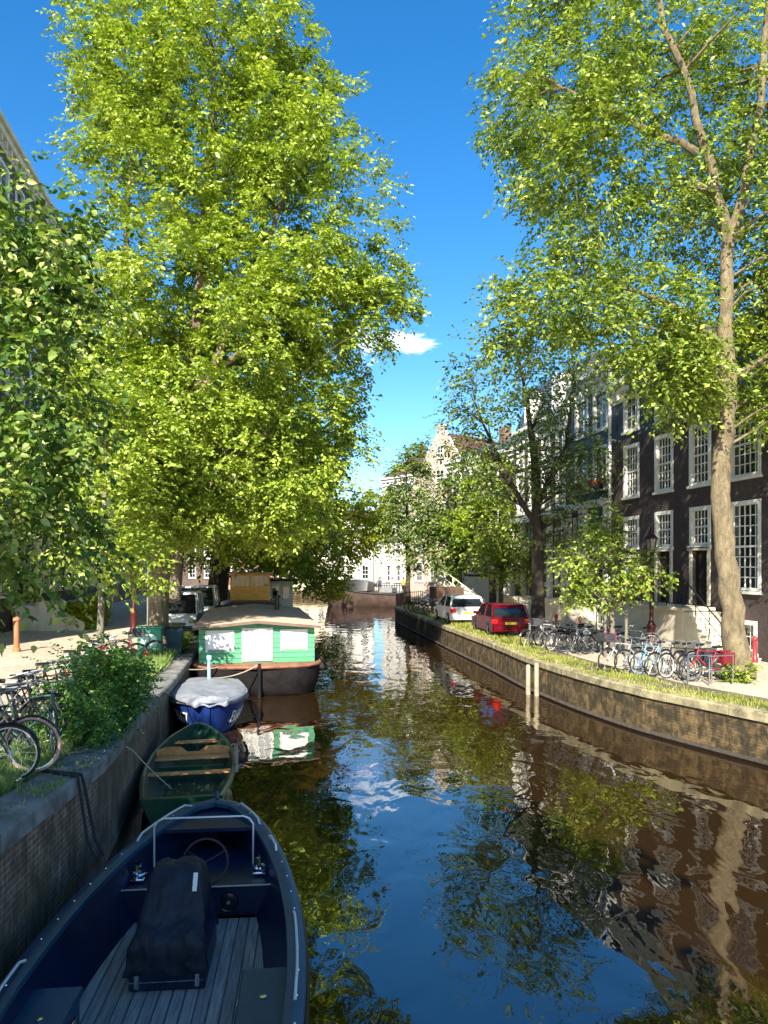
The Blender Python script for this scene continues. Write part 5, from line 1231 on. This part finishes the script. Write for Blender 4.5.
for i, (x, y, a, fr, lab, kw) in enumerate((
    (7.2,22.9,200,fwhite,'white bicycle at the left end of the row before the elm',dict(crate=cratem)),
    (7.55,22.6,215,fgrey,'grey bicycle second from the left before the elm',dict()),
    (7.85,22.3,210,fblue,'sky blue bicycle in the row before the elm',dict(rimm=fblue)),
    (8.15,22.0,212,fgrey,'grey bicycle right of the sky blue one',dict()),
    (8.45,21.7,208,fblack,'black bicycle with white rims in front of the elm',dict(rimm=white)),
    (8.75,21.4,212,fblack,'black bicycle leaning against the steel stand',dict(bag=darkbag)),
    (8.95,21.0,195,fred,'red bicycle behind the steel stand next to the elm trunk',dict(bag=M('dark_red_bag', (.16,.008,.015), .6))))):
    bicycle(lab, x, y, 1.1, R(a), fr, random.uniform(-.12,.12), R(random.uniform(-20,20)), group=g3, **kw)
g4 = 'dark bicycles parked beyond the white car'
for k in range(5):
    bicycle(['black bicycle nearest the brown skip','black bicycle second from the brown skip','grey bicycle in the middle of the far dark row','black bicycle next to last towards the canal bend','black bicycle last in the row towards the canal bend'][k], 3.3-k*.28, 47.6+k*1.2, 1.1, R(195), fgrey if k == 2 else fblack, .05, R(10), group=g4)
# steel bicycle stands
for i, (x, y, a) in enumerate(((8.45,20.35,20),(9.0,20.3,20))):
    m_ = MB(); m_.tube([(-.4,0,0),(-.4,0,.78),(.4,0,.78),(.4,0,0)], .025, 8); m_.tube([(-.4,0,.38),(.4,0,.38)], .018, 6)
    o = m_.build('bicycle_stand', steel, None, True); o.location = (x,y,1.1); o.rotation_euler = (0,0,R(a)); tag(o, ['steel bicycle stand in front of the black bicycle before the elm','steel bicycle stand closest to the elm trunk'][i], 'bicycle stand', 'steel stands on the right quay')
# ------------------------------------------------------------------ posts, lamps, bins
def bollard(label, x, y, z, mt=None, h=.85, w_=.10, name='bollard', group='red and brown street bollards'):
    m_ = MB(); m_.lathe([(w_,0),(w_*1.0,.12),(w_*.72,.16),(w_*.66,h-.14),(w_*.9,h-.12),(w_*.9,h-.06),(w_*.5,h),(.001,h+.02)], (0,0,0), 10)
    o = m_.build(name, mt or redpaint, None, True); o.location = (x,y,z); return tag(o, label, 'bollard', group)
bollard('red bollard on the pavement right of the big forked elm', 12.2,25.0,1.1)
bollard('red bollard between the columned house and the far right bicycles', 8.2,36.2,1.1)
bollard('red-brown bollard at the foot of the narrow blue-black house steps', 8.9,34.5,1.1)
bollard('wooden-coloured bollard on the left pavement beside the broad stone stairs', -13.05,27,1.2, M('rusty_bollard_paint', (.36,.14,.06), .6), 1.25, .14, group=None)
def lamp(label, x, y, z, h, mt, name='street_lamp'):
    root = thing(name, label, 'street lamp', (x,y,z))
    m_ = MB(); m_.lathe([(.20,0),(.20,.15),(.15,.25),(.15,.9),(.18,.95),(.12,1.05),(.075,1.2),(.06,h-.9),(.09,h-.88),(.05,h-.8),(.04,h-.72),(.001,h-.71)], (0,0,0), 12); m_.tube([(-.35,0,h-.95),(.35,0,h-.95)], .02, 6); m_.build('pole', mt, root, True)
    g_ = MB(); g_.lathe([(.12,h-.7),(.21,h-.25),(.001,h-.24)], (0,0,0), 6); g_.build('lamp_glass', paleglass, root)
    c_ = MB(); c_.lathe([(.23,h-.25),(.25,h-.2),(.10,h-.05),(.10,h),(.04,h+.04),(.03,h+.14),(.001,h+.18)], (0,0,0), 6)
    for k in range(6):
        a = 2*math.pi*k/6; c_.tube([(.12*math.cos(a),.12*math.sin(a),h-.7),(.215*math.cos(a),.215*math.sin(a),h-.24)], .012, 4)
    c_.build('lamp_cap', mt, root); return root
maroon = M('maroon_paint', (.045,.007,.009), .4)
lamp('dark maroon classic street lamp before the stone stoop on the right', 9.85,28.0,1.1,4.4,maroon)
lamp('dark red classic street lamp on the left street by the bicycles', -11.2,34.0,1.2,4.6,M('dark_red_paint',(.07,.008,.010),.4))
m_ = thing('sign_pole', 'plain grey steel pole beside the sunlit elm trunk on the left', 'pole', (-9.2,29.6,1.2))
q = MB(); q.lathe([(.075,0),(.06,.3),(.05,5.0),(.001,5.02)], (0,0,0), 10); q.build('pole', steel, m_, True)
q = MB(); q.bbox(-.20,.20,-.05,-.03,3.9,4.5,.008); q.build('sign_plate', dullsteel, m_)
# mural box and wheelie bin
bx = thing('utility_box', 'green street cabinet with a pale round mural by the left bicycles', 'cabinet', (-7.75,25.2,1.2), R(8))
q = MB(); q.bbox(-.38,.38,-.2,.2,0,1.0,.02); q.bbox(-.42,.42,-.24,.24,1.001,1.07,.02); b0 = q.build('casing', M('green_cabinet', (.05,.28,.16), .5), bx, True)
q = MB(); q.add([(.27*math.cos(k*math.pi/10),-.204,.58+.25*math.sin(k*math.pi/10)) for k in range(20)], [tuple(range(20))]); q.build('mural', M('mural_paint', (.45,.62,.52), .5, .5, 6), b0)
bn = thing('wheelie_bin', 'dark teal wheelie bin next to the green cabinet', 'bin', (-7.15,26.0,1.2), R(10))
q = MB(); q.loft([[(-.22,-.24,.06),(.22,-.24,.06),(.22,.24,.06),(-.22,.24,.06)],[(-.29,-.32,.95),(.29,-.32,.95),(.29,.32,.95),(-.29,.32,.95)]]); b0 = q.build('bin_body', M('teal_plastic', (.01,.05,.07), .5), bn)
q = MB(); q.bbox(-.31,.31,-.35,.34,.951,1.02,.02); q.build('lid', black, bn)
for s_ in (-1,1): q = MB(); q.torus((s_*.26,.26,.09), .06, .03, 'x', 12, 6); q.build('wheel', rubber, bn, True)
# skip by the far end
sk = thing('trailer', 'brown panelled trailer with a yellow plate parked beyond the white car', 'trailer', (4.3,49.2,1.1), QR)
q = MB(); q.bbox(-.9,.9,0,2.4,.5,1.75,.04)
for u in (-.88,-.35,.3,.82): q.box(u,u+.06,-.03,-.001,.5,1.75)
q.build('box', M('brown_panel', (.09,.05,.03), .7, .4, 3), sk)
q = MB(); q.box(-.3,.25,-.045,-.031,.62,1.0); q.build('plate', bpy.data.materials['plate_yellow'], sk)
for s_ in (-1,1):
    q = MB(); q.lathe([(.01,-.1),(.3,-.1),(.33,0),(.3,.1),(.01,.1)], (0,0,0), 16); o = q.build('wheel', rubber, sk, True); o.rotation_euler = (0,R(90),0); o.location = (s_*.95,.9,.33)
q = MB(); q.tube([(0,0,.5),(0,-.9,.45)], .05, 6); q.build('drawbar', black, sk)
# white-railed ramp beside the grey and white house
rp = thing('ramp', 'pale sloping ramp with a white railing beyond the parked white car', 'ramp', (6.9,46.5,1.1), QR+R(8))
q = MB(); q.prism([(0,0),(9,0),(9,2.0),(8,2.0)], -.8, .8, ax='x'); q.build('slab', cream, rp)
q = MB()
for k in range(6): y = .6+k*1.6; q.tube([(-.75,y,max(.0,y*.25)),(-.75,y,y*.25+1.0)], .035, 6)
for h_ in (.5,1.0): q.tube([(-.75,.6,.15+h_),(-.75,8.6,2.15+h_)], .03, 6)
q.build('railing', white, rp)
# railing on the quay corner
fr = thing('iron_railing', 'dark iron railing at the quay corner by the canal bend', 'railing', (1.3,58.3,1.1), R(62))
q = MB()
for k in range(12): q.tube([(k*.35,0,0),(k*.35,0,1.15)], .025, 5)
for h_ in (.15,1.05): q.tube([(0,0,h_),(3.85,0,h_)], .025, 5)
q.build('bars', black, fr)
fr = thing('iron_railing', 'dark iron railing along the quay behind the brown barge', 'railing', (3.2,85.5,1.1), R(130))
q = MB()
for k in range(22): q.tube([(k*.45,0,0),(k*.45,0,1.15)], .03, 5)
for h_ in (.15,1.05): q.tube([(0,0,h_),(9.45,0,h_)], .03, 5)
q.build('bars', black, fr)
# ------------------------------------------------------------------ people (far away, near the bend)
def person(label, x, y, z, rz, top, legs, hair, pose=0):
    root_v = [(0,0,.95,.13),(0,0,1.15,.115),(0,0,1.38,.14),(0,0,1.50,.06),(0,.01,1.60,.085),(0,.01,1.70,.088)]
    me = bpy.data.meshes.new('body'); V = [v[:3] for v in root_v]; Rr = [v[3] for v in root_v]; E = [(i,i+1) for i in range(5)]
    def chain(start, pts):
        p = start
        for q in pts: V.append(q[:3]); Rr.append(q[3]); E.append((p,len(V)-1)); p = len(V)-1
    st = .10*pose
    for s_ in (-1,1):
        chain(0, [(s_*.10,0,.88,.095),(s_*.11,s_*st,.48,.065),(s_*.11,s_*st*2-.03,.09,.042),(s_*.12,s_*st*2+.12,.04,.04)])
        chain(2, [(s_*.19,0,1.40,.058),(s_*.24,-s_*st,1.14,.043),(s_*.23,.10-s_*st,.92,.033),(s_*.22,.14-s_*st,.83,.035)])
    me.from_pydata(V, E, []); o = bpy.data.objects.new('tmp', me); COL.objects.link(o)
    sm = o.modifiers.new('skin', 'SKIN'); 
    sl = me.skin_vertices or None
    if not me.skin_vertices: me.attributes.new
    for i, r in enumerate(Rr): me.skin_vertices[0].data[i].radius = (r, r*.85); me.skin_vertices[0].data[i].use_root = (i == 0)
    sm.use_smooth_shade = True; ss = o.modifiers.new('s', 'SUBSURF'); ss.levels = 1
    dg = bpy.context.evaluated_depsgraph_get(); m2 = bpy.data.meshes.new_from_object(o.evaluated_get(dg)); bpy.data.objects.remove(o)
    skin = bpy.data.materials.get('skin') or M('skin', (.5,.32,.24), .6, .05)
    m2.materials.clear(); [m2.materials.append(k) for k in (skin, top, legs)]
    for p in m2.polygons:
        c = p.center; p.material_index = 1 if .93 < c.z < 1.50 and not (abs(c.x) > .19 and c.z < 1.12) else (2 if c.z <= .93 and abs(c.x) < .19 and c.z > .07 else 0)
    r = thing('person', label, 'person', (x,y,z), rz); link('body', m2, r)
    h_ = MB(); h_.lathe([(.001,1.83),(.06,1.82),(.10,1.76),(.105,1.70),(.09,1.64),(.001,1.63)], (0,-.015,0), 12); h_.build('hair', hair, r, True)
    return r
try:
    person('person in a dark top standing at the bend beyond the barge', -.5, 86.5, 1.1, R(170), slateblue, black, black)
    person('person in a white shirt walking behind the barge', .9, 86.2, 1.1, R(80), white, slateblue, black, 1)
    person('person in a tan coat near the iron railing', 2.2, 85.8, 1.1, R(30), orangewood, black, black, 1)
except Exception as e:
    print('person failed', e)
